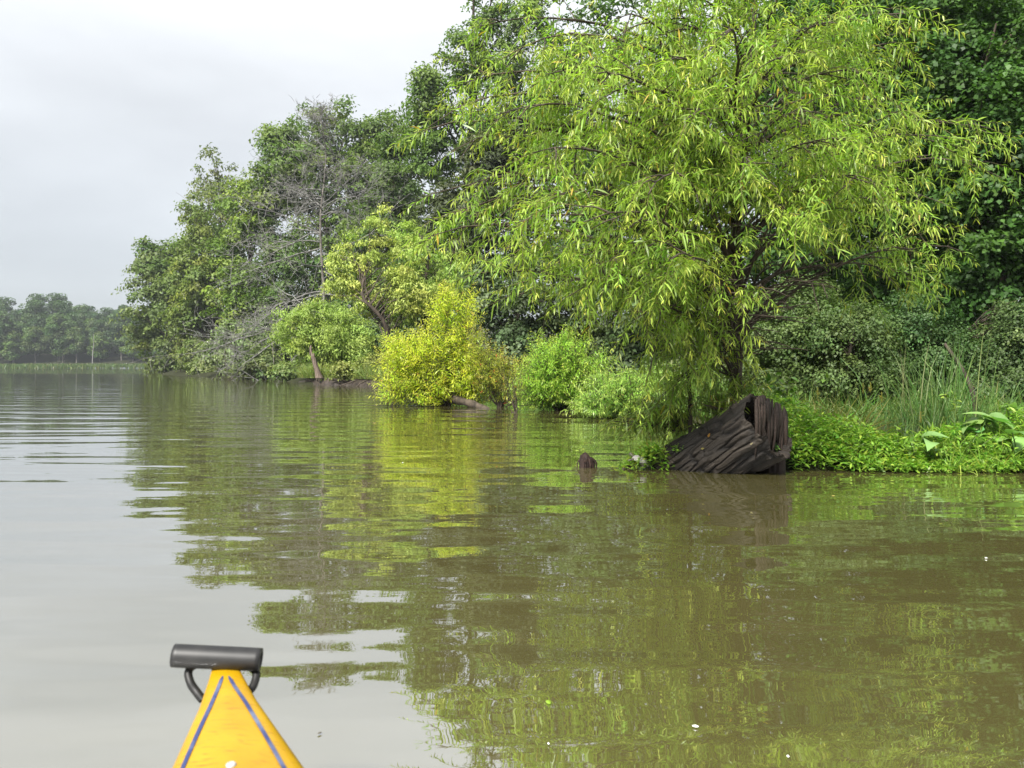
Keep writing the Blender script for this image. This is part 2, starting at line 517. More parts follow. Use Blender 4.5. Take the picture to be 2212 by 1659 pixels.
def shoot_leaves(st, d, Ls, grav, m, leaf_len, leaf_w, nseg, rng, col, tipcol, leaf_grav=1.0, spread=.9, k=6, oldcol=None, pold=0.0, start=.12):
    """st,d (N,3), Ls (N) -> shoot paths, leaf verts/quads/cols"""
    n = len(st)
    pth = np.zeros((n, k, 3)); pth[:, 0] = st
    dd = d.copy()
    for i in range(1, k):
        dd = nrm(d + np.array([0, 0, -1.]) * (grav * (i / (k - 1)))[:, None] + rng.normal(size=(n, 3)) * .08)
        pth[:, i] = pth[:, i - 1] + dd * (Ls / (k - 1))[:, None]
    s = np.linspace(start, 1.0, m)[None] + rng.uniform(-.5, .5, (n, m)) / m * .8
    s = np.clip(s, 0, 1)
    fi = s * (k - 1); i0 = np.minimum(fi.astype(int), k - 2); fr = (fi - i0)[..., None]
    rows = np.arange(n)[:, None]
    pos = pth[rows, i0] * (1 - fr) + pth[rows, i0 + 1] * fr
    tan = nrm(pth[rows, i0 + 1] - pth[rows, i0])
    ref = np.where(np.abs(tan[..., 2:3]) > .9, [[[1., 0, 0]]], [[[0, 0, 1.]]])
    a = nrm(np.cross(tan, ref)); b = np.cross(tan, a)
    ph = (np.arange(m)[None] * 2.4 + rng.uniform(0, 6.28, (n, 1)) + rng.normal(size=(n, m)) * .3)[..., None]
    ra = a * np.cos(ph) + b * np.sin(ph)
    tipness = np.clip((s - .62) / .38, 0, 1)
    ld = nrm(tan * (.55 + tipness[..., None] * .5) + ra * spread)
    length = leaf_len * rng.uniform(.45, 1.25, (n, m)) * rng.uniform(.8, 1.15, (n, 1)) * (1 - .5 * tipness)
    width = leaf_w * rng.uniform(.75, 1.25, (n, m)) * (1 - .35 * tipness)
    lref = np.array([0, 0, 1.]) + rng.normal(size=(n * m, 3)) * .5
    v, q, kk = strips(pos.reshape(-1, 3), ld.reshape(-1, 3), lref, length.ravel(), width.ravel(), nseg,
                      (leaf_grav * rng.uniform(.3, 1.6, (n, m))).ravel())
    c = jitter_cols(col, n, rng, .12, .08)[:, None].repeat(m, 1)
    tf = (tipness ** 1.2)[..., None]
    c = c * (1 - tf) + jitter_cols(tipcol, n, rng, .12, .1)[:, None] * tf
    c = c * (1 + rng.normal(size=(n, m, 1)) * .14)
    if oldcol is not None:
        o_ = rng.random((n, m)) < pold
        c[o_] = np.array(oldcol)
    c = np.clip(c, .004, .7).reshape(-1, 3)
    return pth, v, q, np.repeat(c, kk, 0), kk

def shoot_bush(name, label, cat, base, ell, n_shoot, m, leaf_len, leaf_w, col, tipcol, seed, L=(.3, .6), grav=.5, nseg=2, n_stem=40, group=None,
               up=.8, leaf_grav=.6, inner=.25, stem_r=.012, mat=None, bark=None, spread=.9, oldcol=None, pold=0):
    rng = np.random.default_rng(seed)
    base = np.asarray(base, float)
    root = thing(name, label, cat, base, group)
    wts = np.array([r[0] * r[2] for _, r in ell]); wts /= wts.sum()
    ei = rng.choice(len(ell), n_shoot, p=wts)
    C = np.array([e[0] for e in ell])[ei]; RR = np.array([e[1] for e in ell])[ei]
    dv = rdir(n_shoot, rng)
    tip = C + dv * RR * (inner + (1 - inner) * rng.random(n_shoot) ** .5)[:, None]
    Ls = rng.uniform(*L, n_shoot)
    d = nrm(nrm(tip - base) * .9 + dv * .5 + np.array([0, 0, up]) + rng.normal(size=(n_shoot, 3)) * .25)
    st = tip - d * Ls[:, None] * .8
    st[:, 2] = np.maximum(st[:, 2], base[2] + .05)
    pth, v, q, c, kk = shoot_leaves(st, d, Ls, grav * rng.uniform(.4, 1.4, n_shoot), m, leaf_len, leaf_w, nseg, rng, col, tipcol, leaf_grav, spread, oldcol=oldcol, pold=pold)
    z = np.maximum(v[:, 2], .012)
    v[:, 2] = z
    g = Geo()
    g.add(*tubes(pth, np.linspace(stem_r * .4, stem_r * .15, 6)[None].repeat(n_shoot, 0), 3))
    f = np.linspace(0, 1, 6)[None, :, None]
    sel = rng.choice(n_shoot, min(n_stem, n_shoot), replace=False)
    e = st[sel]
    sp = base[None, None] * (1 - f) + e[:, None] * f + rng.normal(size=(len(sel), 6, 3)) * .04 * np.linalg.norm(e - base, axis=1)[:, None, None] * (f * (1 - f) * 4)
    g.add(*tubes(sp, (stem_r * (1.3 - f[..., 0])).repeat(len(sel), 0), 5))
    obj('stems', g.mesh('stems', bark or M_BARK, True), root)
    obj('crown', mesh('crown', v, q, mat or M_WILLOW, c), root)
    return root

# ------------------------------------------------------------------ far wood across the lake
def far_tree_meshes(seed, h, r, col):
    rng = np.random.default_rng(seed)
    n_cl = 64
    dv = rdir(n_cl, rng); dv[:, 2] = dv[:, 2] * .9 + .1
    cc = np.array([0, 0, h * .53]) + dv * np.array([r, r, h * .47]) * rng.uniform(.45, 1.02, (n_cl, 1))
    cc[:, :2] *= np.clip(1.25 - (cc[:, 2:3] / h) * .55, .35, 1.2)
    nl = 95
    ci = np.repeat(np.arange(n_cl), nl)
    off = rng.normal(size=(len(ci), 3)); off /= np.maximum(np.linalg.norm(off, axis=1, keepdims=True), 1.3)
    pos = cc[ci] + off * np.array([1.5, 1.5, 1.0]) * rng.uniform(.7, 1.3, n_cl)[ci][:, None]
    nn = nrm(off * .8 + np.array([0, 0, .7]) + rng.normal(size=off.shape) * .5)
    v, q = diamonds(pos, nn, rng.uniform(.35, .75, len(ci)), .7, rng, .2)
    c = jitter_cols(col, n_cl, rng, .14, .1)[ci] * (1 + rng.normal(size=(len(ci), 1)) * .15)
    cm = mesh('far_crown', v, q, M_LEAF, np.repeat(np.clip(c, .004, .5), 4, 0))
    tv, tq = tubes(spline([(0, 0, -.6), (rng.normal() * .2, 0, h * .4), (0, 0, h * .85)], 7), np.linspace(.24, .05, 7), 6)
    return mesh('far_trunk', tv, tq, M_BARK_GREY, smooth=True), cm
FT = [far_tree_meshes(100 + i, h, r, c) for i, (h, r, c) in enumerate([
    (16, 4.3, (.066, .112, .034)), (18, 4.8, (.054, .096, .032)), (14, 4.0, (.084, .13, .038)),
    (17, 3.9, (.06, .10, .04)), (11, 3.4, (.105, .16, .04)), (15, 4.6, (.05, .086, .032))])]
ORD = 'first second third fourth fifth sixth seventh eighth ninth tenth eleventh twelfth thirteenth fourteenth fifteenth sixteenth seventeenth eighteenth nineteenth twentieth'.split()
rng = np.random.default_rng(12)
for row, (D0, step, x0, x1, rn) in enumerate([(221, 4.6, -150, -98, 'front row'), (229, 5.0, -155, -101, 'second row'), (238, 5.2, -161, -104, 'third row'), (249, 5.2, -168, -108, 'skyline row')]):
    for c_i, x in enumerate(np.arange(x0, x1, step)):
        xx = x + rng.uniform(-1.2, 1.2); yy_ = D0 + rng.uniform(-3, 3)
        k = rng.integers(0, 6) if row else rng.choice([0, 2, 4, 4, 3])
        t = thing('far_tree', '%s tree from the left in the %s of the far wood' % (ORD[c_i], rn), 'tree', (xx, yy_, float(far_z(np.array(xx), np.array(yy_))) - .2), 'trees of the far wood across the lake')
        s_ = rng.uniform(.72, .97)
        t.scale = (s_, s_, s_ * rng.uniform(.92, 1.1)); t.rotation_euler = (0, 0, rng.uniform(0, 6.28))
        for nm, me in zip(('trunk', 'crown'), FT[k]):
            o = bpy.data.objects.new(nm, me); COL.objects.link(o); o.parent = t
# pale bare trunk standing in front of the far wood
tp = P(800 / 2.011, 905 / 2.011 + 540, 214)
snag = thing('bare_far_trunk', 'pale bare tree trunk standing before the far wood across the lake', 'tree', (-116 + 0., 214, .2))
obj('trunk', mesh('trunk', *tubes(spline([(-116, 214, 0), (-115.9, 214, 4), (-115.6, 214, 7), (-115.7, 214, 9.5)], 9), np.linspace(.17, .06, 9), 6), M_DEADWOOD, smooth=True), snag)

# ------------------------------------------------------------------ trees on the near point, far to near
G_PT = 'trees of the wooded point'
broad_tree('olive_tree', 'olive green tree overhanging the water at the far tip of the wooded point', 'tree', 395, 86,
           [(355, 655, 62, 120), (400, 600, 70, 95), (335, 560, 38, 45), (345, 730, 45, 60), (315, 590, 24, 36), (312, 700, 28, 40)],
           (.072, .108, .036), 130, 150, .34, .95, 21, (.105, .14, .05), G_PT, trunk_r=.28)
broad_tree('wispy_tree', 'thin wispy crowned tree showing sky through its top at left of the point', 'tree', 480, 84,
           [(455, 370, 42, 48), (500, 395, 42, 55), (470, 450, 70, 50), (440, 500, 40, 60)],
           (.085, .11, .045), 60, 75, .33, .85, 22, (.12, .14, .05), G_PT, trunk_r=.2, hang=.5, aspect=.45)
broad_tree('locust_tree', 'feathery green tree second from the tip of the wooded point', 'tree', 470, 74,
           [(450, 500, 62, 95), (475, 630, 85, 110), (430, 710, 55, 80), (420, 580, 45, 80), (400, 660, 40, 70)],
           (.08, .118, .035), 150, 150, .30, .85, 23, (.135, .165, .04), G_PT, trunk_r=.25, hang=.4, aspect=.5)
broad_tree('bright_green_tree', 'brighter green tree left of the bare grey tree', 'tree', 545, 63,
           [(545, 440, 62, 75), (560, 560, 80, 110), (530, 660, 75, 90), (580, 700, 70, 80), (500, 560, 40, 60)],
           (.075, .13, .028), 170, 150, .25, .72, 24, (.15, .20, .035), G_PT, trunk_r=.24, aspect=.55)
broad_tree('tall_walnut_tree', 'tall broad tree on the skyline behind the bare grey tree', 'tree', 720, 62,
           [(615, 300, 48, 50), (590, 330, 30, 36), (680, 290, 55, 60), (755, 275, 70, 50), (820, 290, 55, 60), (700, 390, 130, 95), (820, 430, 85, 120), (740, 540, 120, 110), (600, 420, 50, 60)],
           (.058, .098, .026), 290, 150, .27, .85, 25, (.105, .15, .035), G_PT, trunk_r=.3, aspect=.5, hang=.35)
broad_tree('dark_oak_tree', 'dark green tree between the skyline tree and the brown evergreen', 'tree', 850, 52,
           [(850, 400, 55, 110), (845, 520, 75, 100), (880, 330, 40, 60), (870, 620, 70, 80)],
           (.045, .082, .022), 140, 150, .22, .68, 26, (.08, .12, .03), G_PT, trunk_r=.25)
broad_tree('tall_shore_tree', 'tallest mid green tree rising against the sky left of the willow', 'tree', 1000, 44,
           [(940, 165, 45, 50), (915, 215, 32, 55), (1000, 120, 70, 60), (1045, 50, 50, 50), (1060, -20, 60, 60), (960, 270, 80, 85), (1060, 230, 110, 140), (1150, 100, 130, 140), (1180, 330, 130, 140), (930, 340, 50, 60)],
           (.06, .105, .028), 250, 160, .20, .62, 27, (.10, .155, .035), G_PT, trunk_r=.28, aspect=.5)
broad_tree('evergreen_tree', 'dark brownish evergreen with layered boughs left of the big willow', 'tree', 1030, 36,
           [(1000, 430, 85, 60), (1050, 350, 70, 60), (990, 510, 95, 60), (1060, 470, 110, 100), (1090, 580, 110, 90), (970, 590, 70, 50), (1120, 300, 70, 60)],
           (.038, .055, .024), 260, 140, .20, .5, 28, (.075, .085, .045), G_PT, trunk_r=.22, flat=.34, aspect=.38, up=1.0, hang=.15, gain=(1.15, 1.15, 1), dens=1.25)
broad_tree('understory_tree', 'shaded dark green tree behind the bare grey branches', 'tree', 640, 54,
           [(640, 620, 85, 110), (600, 720, 80, 80), (690, 720, 80, 70), (740, 640, 70, 90)],
           (.05, .092, .026), 160, 150, .21, .62, 29, (.085, .13, .035), G_PT, trunk_r=.2)
broad_tree('understory_tree', 'shaded green tree low behind the leaning yellow green willow', 'tree', 820, 41,
           [(800, 690, 110, 75), (880, 720, 90, 70), (760, 740, 80, 50), (940, 650, 80, 80), (850, 620, 80, 70)],
           (.05, .09, .028), 170, 120, .2, .6, 32, (.085, .125, .04), G_PT, trunk_r=.15)
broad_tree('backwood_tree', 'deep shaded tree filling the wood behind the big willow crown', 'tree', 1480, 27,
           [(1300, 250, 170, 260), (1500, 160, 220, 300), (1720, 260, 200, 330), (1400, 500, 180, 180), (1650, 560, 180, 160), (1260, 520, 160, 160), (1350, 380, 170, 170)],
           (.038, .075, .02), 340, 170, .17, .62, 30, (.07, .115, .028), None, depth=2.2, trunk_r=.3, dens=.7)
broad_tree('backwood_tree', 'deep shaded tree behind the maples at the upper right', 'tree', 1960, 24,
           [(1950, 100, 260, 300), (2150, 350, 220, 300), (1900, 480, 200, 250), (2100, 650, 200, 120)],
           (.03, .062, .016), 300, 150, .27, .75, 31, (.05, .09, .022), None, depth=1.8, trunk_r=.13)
# shore shrubs of the point
for i, (nm, lab, bx, D, sp, c, c2, sd_, lf) in enumerate([
    ('silver_shrub', 'silvery grey green shrub drooping over the water left of the dead brush', 500, 49, [(520, 740, 62, 55), (480, 765, 50, 38), (545, 775, 45, 34)], (.085, .125, .06), (.17, .22, .12), 40, .17),
    ('shore_shrub', 'small rounded shrub at the waterline below the olive tree', 440, 62, [(440, 765, 42, 32), (410, 775, 30, 22)], (.08, .11, .04), (.13, .16, .06), 41, .18),
    ('shore_shrub', 'dark shrub at the waterline behind the dead brush', 600, 46, [(600, 740, 62, 60), (640, 775, 50, 35)], (.055, .09, .035), (.12, .16, .08), 42, .16),
    ('shore_shrub', 'blue green shrub behind the broken snag', 770, 35, [(770, 765, 40, 35), (740, 780, 35, 22), (800, 740, 30, 40)], (.06, .10, .055), (.13, .18, .11), 43, .12),
    ('shore_shrub', 'low shrub hanging over the waterline right of the silver shrub', 570, 42, [(575, 785, 45, 28), (545, 798, 40, 18)], (.07, .10, .045), (.15, .18, .09), 45, .14),
    ('shore_shrub', 'low shrub at the waterline at the very tip of the point', 385, 88, [(385, 780, 34, 18), (365, 786, 26, 12), (415, 782, 24, 16)], (.085, .11, .045), (.13, .15, .06), 46, .25),
    ('shore_shrub', 'rounded low shrub at the waterline left of the silver shrub', 455, 55, [(455, 790, 42, 18), (480, 795, 30, 14)], (.08, .115, .05), (.15, .18, .08), 47, .17),
    ('shore_shrub', 'low green shrub at the waterline behind the drowned sticks', 635, 36.5, [(630, 800, 40, 16), (660, 795, 30, 20)], (.07, .11, .04), (.14, .18, .07), 48, .12),
    ('bramble_mound', 'pale leafed bramble mound on the mud bank beside the yellow bush', 800, 30, [(790, 795, 52, 20), (760, 802, 45, 16), (830, 790, 40, 26)], (.12, .155, .045), (.24, .27, .11), 44, .10)]):
    broad_tree(nm, lab, 'shrub', bx, D, sp, c, 80, 90, lf, lf * 2.4, sd_, c2, 'shrubs along the point', trunk_r=.05, hang=.4)
broad_tree('round_willow_shrub', 'rounded light green willow shrub behind the broken snag', 'shrub', 705, 33,
           [(700, 715, 92, 62), (640, 705, 42, 48), (765, 735, 62, 58), (690, 690, 60, 40), (700, 765, 85, 30), (770, 775, 45, 24)],
           (.21, .30, .05), 220, 130, .12, .32, 50, (.31, .40, .09), gain=(1, 1, 1), trunk_r=.07, aspect=.3, hang=.6)
pb = P(840, 735, 27)
broad_tree('leaning_willow', 'yellow green willow with a dark leaning trunk behind the yellow bush', 'tree', 850, 27,
           [(760, 590, 40, 50), (795, 530, 42, 55), (825, 475, 36, 36), (755, 540, 26, 26), (850, 640, 75, 50), (775, 640, 40, 30), (720, 575, 18, 26), (870, 560, 50, 60), (900, 640, 60, 60), (740, 620, 40, 40)],
           (.29, .355, .065), 250, 60, .12, .20, 51, (.38, .44, .11), gain=(1, 1, 1), trunk_r=.09, aspect=.3, hang=.6,
           trunk_path=[(pb[0] + .25, 27, gz(pb[0] + .25, 27) - .1), P(838, 718, 26.2), P(812, 672, 26.0), P(782, 638, 26.1), P(796, 560, 26.6), P(822, 500, 27)])
broad_tree('young_willow', 'fresh green young willow with a thin dark stem left of the big willow', 'tree', 925, 28.5,
           [(890, 545, 42, 60), (930, 600, 62, 70), (985, 590, 36, 56), (895, 640, 60, 60), (960, 670, 62, 60), (880, 500, 30, 26)],
           (.235, .34, .06), 240, 66, .12, .21, 52, (.34, .45, .10), gain=(1, 1, 1), trunk_r=.09, aspect=.3, hang=.6,
           trunk_path=[(P(915, 800, 28.5)[0], 28.5, gz(P(915, 800, 28.5)[0], 28.5) - .1), P(912, 700, 28.5), P(918, 610, 27.9), P(928, 545, 27.9), P(900, 500, 28.2)])
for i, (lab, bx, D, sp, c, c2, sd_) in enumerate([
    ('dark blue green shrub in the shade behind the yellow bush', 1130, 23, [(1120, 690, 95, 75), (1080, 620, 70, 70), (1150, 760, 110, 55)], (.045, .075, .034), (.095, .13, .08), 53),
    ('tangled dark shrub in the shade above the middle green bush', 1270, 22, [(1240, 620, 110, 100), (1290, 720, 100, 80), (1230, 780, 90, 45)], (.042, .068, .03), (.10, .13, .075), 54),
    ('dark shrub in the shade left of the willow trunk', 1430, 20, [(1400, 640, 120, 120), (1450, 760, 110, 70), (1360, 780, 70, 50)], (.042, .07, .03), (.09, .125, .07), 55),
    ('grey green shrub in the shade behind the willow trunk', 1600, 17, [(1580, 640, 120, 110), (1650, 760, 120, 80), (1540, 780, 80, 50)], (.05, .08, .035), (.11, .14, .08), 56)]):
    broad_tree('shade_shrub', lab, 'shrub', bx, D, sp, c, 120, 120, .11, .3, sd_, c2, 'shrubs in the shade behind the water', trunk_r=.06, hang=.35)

# ------------------------------------------------------------------ bare grey tree
def bare_tree(name, label, cat, trunk, r0, n1, n2, seed, zlo=.15, up=(.0, .7), reach=.35, parent=None, mat=M_DEADWOOD, n3=5, left_bias=0.0, droop=.02):
    rng = np.random.default_rng(seed)
    tp = spline(trunk, 20)
    root = thing(name, label, cat, tp[0])
    H = tp[-1][2] - tp[0][2]
    obj('trunk', mesh('trunk', *tubes(tp, np.linspace(r0, r0 * .08, 20), 8), M_BARK_GREY, smooth=True), root)
    f1 = rng.uniform(zlo, .97, n1)
    s = np.stack([np.interp(f1, np.linspace(0, 1, 20), tp[:, k]) for k in range(3)], 1)
    def grow(s, d, Ls, k, wob, lift):
        p = np.zeros((len(s), k, 3)); p[:, 0] = s
        for i in range(1, k):
            d = nrm(d + rng.normal(size=d.shape) * wob + np.array([0, 0, lift]))
            p[:, i] = p[:, i - 1] + d * (Ls / (k - 1))[:, None]
        return p
    az = rng.uniform(0, 6.28, n1)
    d = np.stack([np.cos(az) - left_bias, np.sin(az) * .8, rng.uniform(*up, n1) + f1 * .9 - .3], 1)
    L1 = H * reach * (1.15 - f1) ** 1.5 * rng.uniform(.6, 1.25, n1) + H * .04
    p1 = grow(s, nrm(d), L1, 9, .16, droop)
    r1 = r0 * .5 * (1.1 - f1 * .8)[:, None] * np.linspace(1, .2, 9)[None]
    for k in range(n1):
        obj('branch', mesh('branch', *tubes(p1[k], r1[k], 5), mat, smooth=True), root)
    g = Geo()
    i = np.repeat(np.arange(n1), n2); a = rng.integers(2, 9, len(i))
    d2 = nrm(nrm(p1[i, a] - p1[i, a - 1]) + rng.normal(size=(len(i), 3)) * .75)
    L2 = L1[i] * rng.uniform(.2, .5, len(i))
    p2 = grow(p1[i, a], d2, L2, 6, .22, .03)
    g.add(*tubes(p2, r1[i, a][:, None] * .6 * np.linspace(1, .25, 6)[None], 4))
    tag(obj('small_branches', g.mesh('small_branches', mat, True), root), kind='stuff')
    j = np.repeat(np.arange(len(i)), n3); a = rng.integers(2, 6, len(j))
    d3 = nrm(nrm(p2[j, a] - p2[j, a - 1]) + rng.normal(size=(len(j), 3)) * .8)
    p3 = grow(p2[j, a], d3, L2[j] * rng.uniform(.25, .6, len(j)), 4, .25, .02)
    g = Geo(); g.add(*tubes(p3, np.array([.012, .010, .008, .006])[None].repeat(len(j), 0) * (H / 15), 3))
    tag(obj('twigs', g.mesh('twigs', mat, True), root), kind='stuff')
    return root
b = P(705, 790, 43); b[2] = gz(b[0], 43) - .1
bare_tree('bare_grey_tree', 'tall bare dead grey tree standing in front of the wooded point', 'tree',
          [b, P(700, 640, 43), P(692, 480, 43), P(704, 340, 43.3), P(690, 235, 43)], .11, 74, 11, 60, .08, (-.3, .5), .46, left_bias=.3, droop=-.05)
b = P(655, 800, 39); b[2] = gz(b[0], 39) - .1
bare_tree('fallen_dead_brush', 'grey fallen dead tree top with tangled twigs hanging to the waterline', 'dead tree',
          [b, P(640, 740, 39), P(610, 690, 39), P(590, 720, 38.5), P(592, 800, 38)], .10, 44, 10, 61, .1, (-.6, .2), 1.1, n3=4)

# ------------------------------------------------------------------ mud bank, broken snag, drowned branches
g = Geo()
mx_ = np.linspace(640, 850, 60); rows = []
for j, (dz, dy) in enumerate([(-.15, -.35), (.05, -.22), (.14, -.05), (.24, .12), (.27, .5), (.05, 1.2)]):
    row = []
    for k, xq in enumerate(mx_):
        Dq = np.interp(xq, [640, 700, 760, 820, 850], [33.0, 30.6, 29.8, 27.6, 26.2])
        e = np.sin(np.pi * k / 59) ** .4
        n_ = vnoise(k * .35, j * .9) - .5
        p = P(xq, HY, Dq + dy + n_ * .25); p[2] = dz * e + n_ * .12 * (j in (2, 3)) - .06 * (1 - e)
        row.append(p)
    rows.append(row)
v = np.array(rows); I = np.arange(v.shape[0] * v.shape[1]).reshape(v.shape[:2])
q = np.stack([I[:-1, :-1], I[:-1, 1:], I[1:, 1:], I[1:, :-1]], -1).reshape(-1, 4)
tag(obj('mud_bank', mesh('mud_bank', v, q, M_MUD, smooth=True)), kind='structure')

def wander(p0, p1, k, amp, rng):
    f = np.linspace(0, 1, k)[:, None]
    return p0 * (1 - f) + p1 * f + np.cumsum(rng.normal(size=(k, 3)), 0) * amp * f * (1.2 - f)
rng = np.random.default_rng(70)
for i in range(7):
    xq = 665 + i * 25 + rng.uniform(-8, 8); Dq = np.interp(xq, [640, 700, 760, 820, 850], [33.0, 30.6, 29.8, 27.6, 26.2]) - .3
    a = P(xq, HY, Dq); a[2] = .2; c = a + np.array([rng.uniform(-.9, .9), -.35, 0]); c[2] = -.04
    pth = wander(a, c, 8, .05, rng)
    tag(obj('bank_root', mesh('bank_root', *tubes(pth, np.linspace(.035, .015, 8), 6), M_BARK, smooth=True)),
        ORD[i] + ' dark root from the left trailing off the mud bank into the water', 'root', 'roots on the mud bank')

b = P(690, 803, 30.7); b[2] = .25
s_root = thing('broken_snag', 'short broken reddish brown snag standing on the mud bank', 'snag', b)
top = P(673, 760, 30.7)
th = np.linspace(0, 2 * np.pi, 14, endpoint=False)
f = np.linspace(0, 1, 12)
rad = np.interp(f, [0, .2, 1], [.16, .115, .07])
cen = b[None] * (1 - f[:, None]) + top[None] * f[:, None]
rr = rad[:, None] * (1 + .16 * (vnoise(th[None] * 2.3, f[:, None] * 2) - .5))
v = cen[:, None] + np.stack([np.cos(th)[None] * rr, np.sin(th)[None] * rr, np.zeros_like(rr)], -1)
v[-1, :, 2] += .32 * vnoise(th * 1.3 + 4, th * 0 + .5) * np.where(np.cos(th) < 0.2, 1, -.8)
v[-2, :, 2] += .08 * (vnoise(th * 2 + 1, th * 0) - .5)
v = np.concatenate([v.reshape(-1, 3), [v[-1].mean(0) - np.array([0, 0, .25])]])
I = np.arange(12 * 14).reshape(12, 14)
q = np.stack([I[:-1], np.roll(I[:-1], -1, 1), np.roll(I[1:], -1, 1), I[1:]], -1).reshape(-1, 4)
tri = np.stack([I[-1], np.roll(I[-1], -1), np.full(14, 168)], -1)
M_SNAG = noisy_material('snag_wood', (.06, .04, .03), (.16, .125, .10), 5, .9, .02, (5, 5, .7), (.24, .21, .18))
obj('trunk', mesh('trunk', v, q, M_SNAG, smooth=True, tris=tri), s_root)
g = Geo()
for i in range(5):
    a = top + np.array([rng.uniform(-.08, .05), rng.uniform(-.06, .06), -.12])
    g.add(*tubes(np.linspace(a, a + np.array([-.03 * i / 4, 0, rng.uniform(.18, .4)]), 4), np.array([.02, .016, .01, .003]), 4))
obj('splinters', g.mesh('splinters', M_SNAG), s_root)

for lab, pts, r in [
    ('thin drowned branch curving up from the misty water at the tip of the point', [(737, 1515, 62), (728, 1500, 62), (722, 1478, 62), (726, 1440, 62)], .05),
    ('low hooped drowned branch in the misty water before the silver shrub', [(775, 1520, 58), (785, 1510, 58), (798, 1512, 58), (806, 1522, 58)], .06),
    ('forked drowned branch rising from the water before the silver shrub', [(960, 1526, 47), (925, 1520, 47), (908, 1490, 47), (860, 1470, 47)], .055),
    ('steep thin drowned branch beside the silver shrub', [(935, 1525, 46), (915, 1500, 46), (904, 1470, 46), (900, 1400, 46)], .035),
    ('grey stick leaning out of the water by the dead brush', [(1125, 1530, 39), (1150, 1518, 39.2), (1170, 1490, 39.4)], .05),
    ('dark stick standing in the water left of the mud bank', [(1160, 1530, 38), (1140, 1505, 38), (1128, 1490, 38)], .04),
    ('short hooked dark stick in the water left of the mud bank', [(1171, 1530, 37), (1176, 1512, 37), (1195, 1495, 37)], .035)]:
    p = [P(a / 1.8517, c / 1.8517, d) for a, c, d in pts]
    p[0][2] = -.06
    tag(obj('drowned_branch', mesh('drowned_branch', *tubes(spline(p, 10), np.linspace(r, r * .35, 10), 6), M_DEADWOOD if 'grey' in lab else M_BARK, smooth=True)), lab, 'branch', 'drowned branches')

# ------------------------------------------------------------------ grasses
def blades(pos, length, width, col, rng, lean=.35, grav=.6, nseg=3, tipcol=None, dirs=None):
    n = len(pos)
    d = rng.normal(size=(n, 3)) * lean; d[:, 2] = 1
    if dirs is not None: d += dirs
    d = nrm(d)
    ref = rng.normal(size=(n, 3)); ref[:, 2] *= .3
    v, q, k = strips(pos, d, ref, length, width, nseg, grav * rng.uniform(.2, 1.8, n), {3: [.8, 1, .7, .05], 4: [.8, 1, .9, .6, .04], 5: [.7, 1, .95, .8, .5, .04]}[nseg])
    c = jitter_cols(col, n, rng, .15, .1)
    if tipcol is not None:
        k_ = rng.random((n, 1)) < .25
        c = np.where(k_, jitter_cols(tipcol, n, rng), c)
    return v, q, np.repeat(c, k, 0)

# grassy patch on the shore behind the middle bushes, and on the mud bank round the snag
rng = np.random.default_rng(80)
def patch(name, label, n, fx_, fy_, ln, wd, col, tip, lean=.35, grav=.6):
    x = fx_(n); y = fy_(n, x)
    z = land_z(x, y); k = z > .01
    if name == 'bank_grass': z = np.maximum(z, .24)
    pos = np.stack([x, y, z], 1)[k]
    v, q, c = blades(pos, rng.uniform(*ln, len(pos)), np.full(len(pos), wd), col, rng, lean, grav, 3, tip)
    return tag(obj(name, mesh(name, v, q, M_GRASS, c)), label, 'grass', kind='stuff')
patch('marsh_grass', 'bright short grass on the shore between the yellow bush and the big willow', 9000,
      lambda n: rng.uniform(-1.6, 3.4, n), lambda n, x: np.interp(x, [-1.6, .3, 1.1, 2.3, 3.4], [19, 16.5, 13.8, 10.6, 9.6]) + rng.gamma(1.3, .9, n), (.2, .5), .012, (.13, .24, .04), (.22, .28, .07))
patch('bank_grass', 'tufty grass on top of the mud bank around the broken snag', 5000,
      lambda n: rng.uniform(-9, -4.3, n), lambda n, x: np.interp(x, [-9, -8.6, -6.3, -4.6], [32, 31.5, 30, 27.5]) + rng.gamma(1.3, .6, n) - .15, (.3, .75), .02, (.15, .21, .04), (.25, .27, .08))
x = rng.uniform(-158, -92, 9000); y = 206 + 5 * np.sin(x * .021 + 1.3) + rng.uniform(-3, 5, 9000) 
z = np.maximum(far_z(x, y), 0)
v, q, c = blades(np.stack([x, y, z], 1), rng.uniform(.4, 1.2, len(x)), np.full(len(x), .2), (.075, .125, .03), rng, .3, .4, 3, (.13, .15, .05))
tag(obj('far_marsh_grass', mesh('far_marsh_grass', v, q, M_GRASS, c)), 'strip of bright marsh grass along the far shore below the wood', 'grass', kind='stuff')

# ------------------------------------------------------------------ willow bushes standing in the water
def on_water(px, D): return np.array([(px - CX) / F22 * D, D, -.05])
YB = on_water(965, 14.5)
shoot_bush('yellow_willow_bush', 'bright yellow leafed willow bush standing in the water', 'bush', YB,
           crown_px([(930, 770, 100, 70), (895, 745, 70, 40), (975, 690, 62, 75), (1000, 640, 26, 32), (962, 635, 22, 26), (1010, 780, 55, 70), (920, 830, 90, 40), (850, 735, 30, 26), (865, 790, 48, 45), (1030, 800, 48, 62), (840, 830, 30, 30)], 14.5, .75),
           980, 24, .115, .0165, (.53, .73, .045), (.72, .86, .12), 90, (.35, .75), .6, 2, 60, up=.7, leaf_grav=.5, oldcol=(.45, .22, .05), pold=.012)
b = on_water(1080, 14)
shoot_bush('orange_tinged_bush', 'thin yellowing willow bush with orange leaf tips right of the bright yellow bush', 'bush', b,
           crown_px([(1060, 790, 45, 60), (1105, 810, 50, 45), (1035, 740, 24, 40)], 14, .5),
           300, 22, .095, .013, (.34, .38, .05), (.52, .42, .08), 91, (.3, .6), .6, 2, 16, up=.7, leaf_grav=.5, oldcol=(.5, .12, .03), pold=.02)
b = on_water(1115, 12.4)
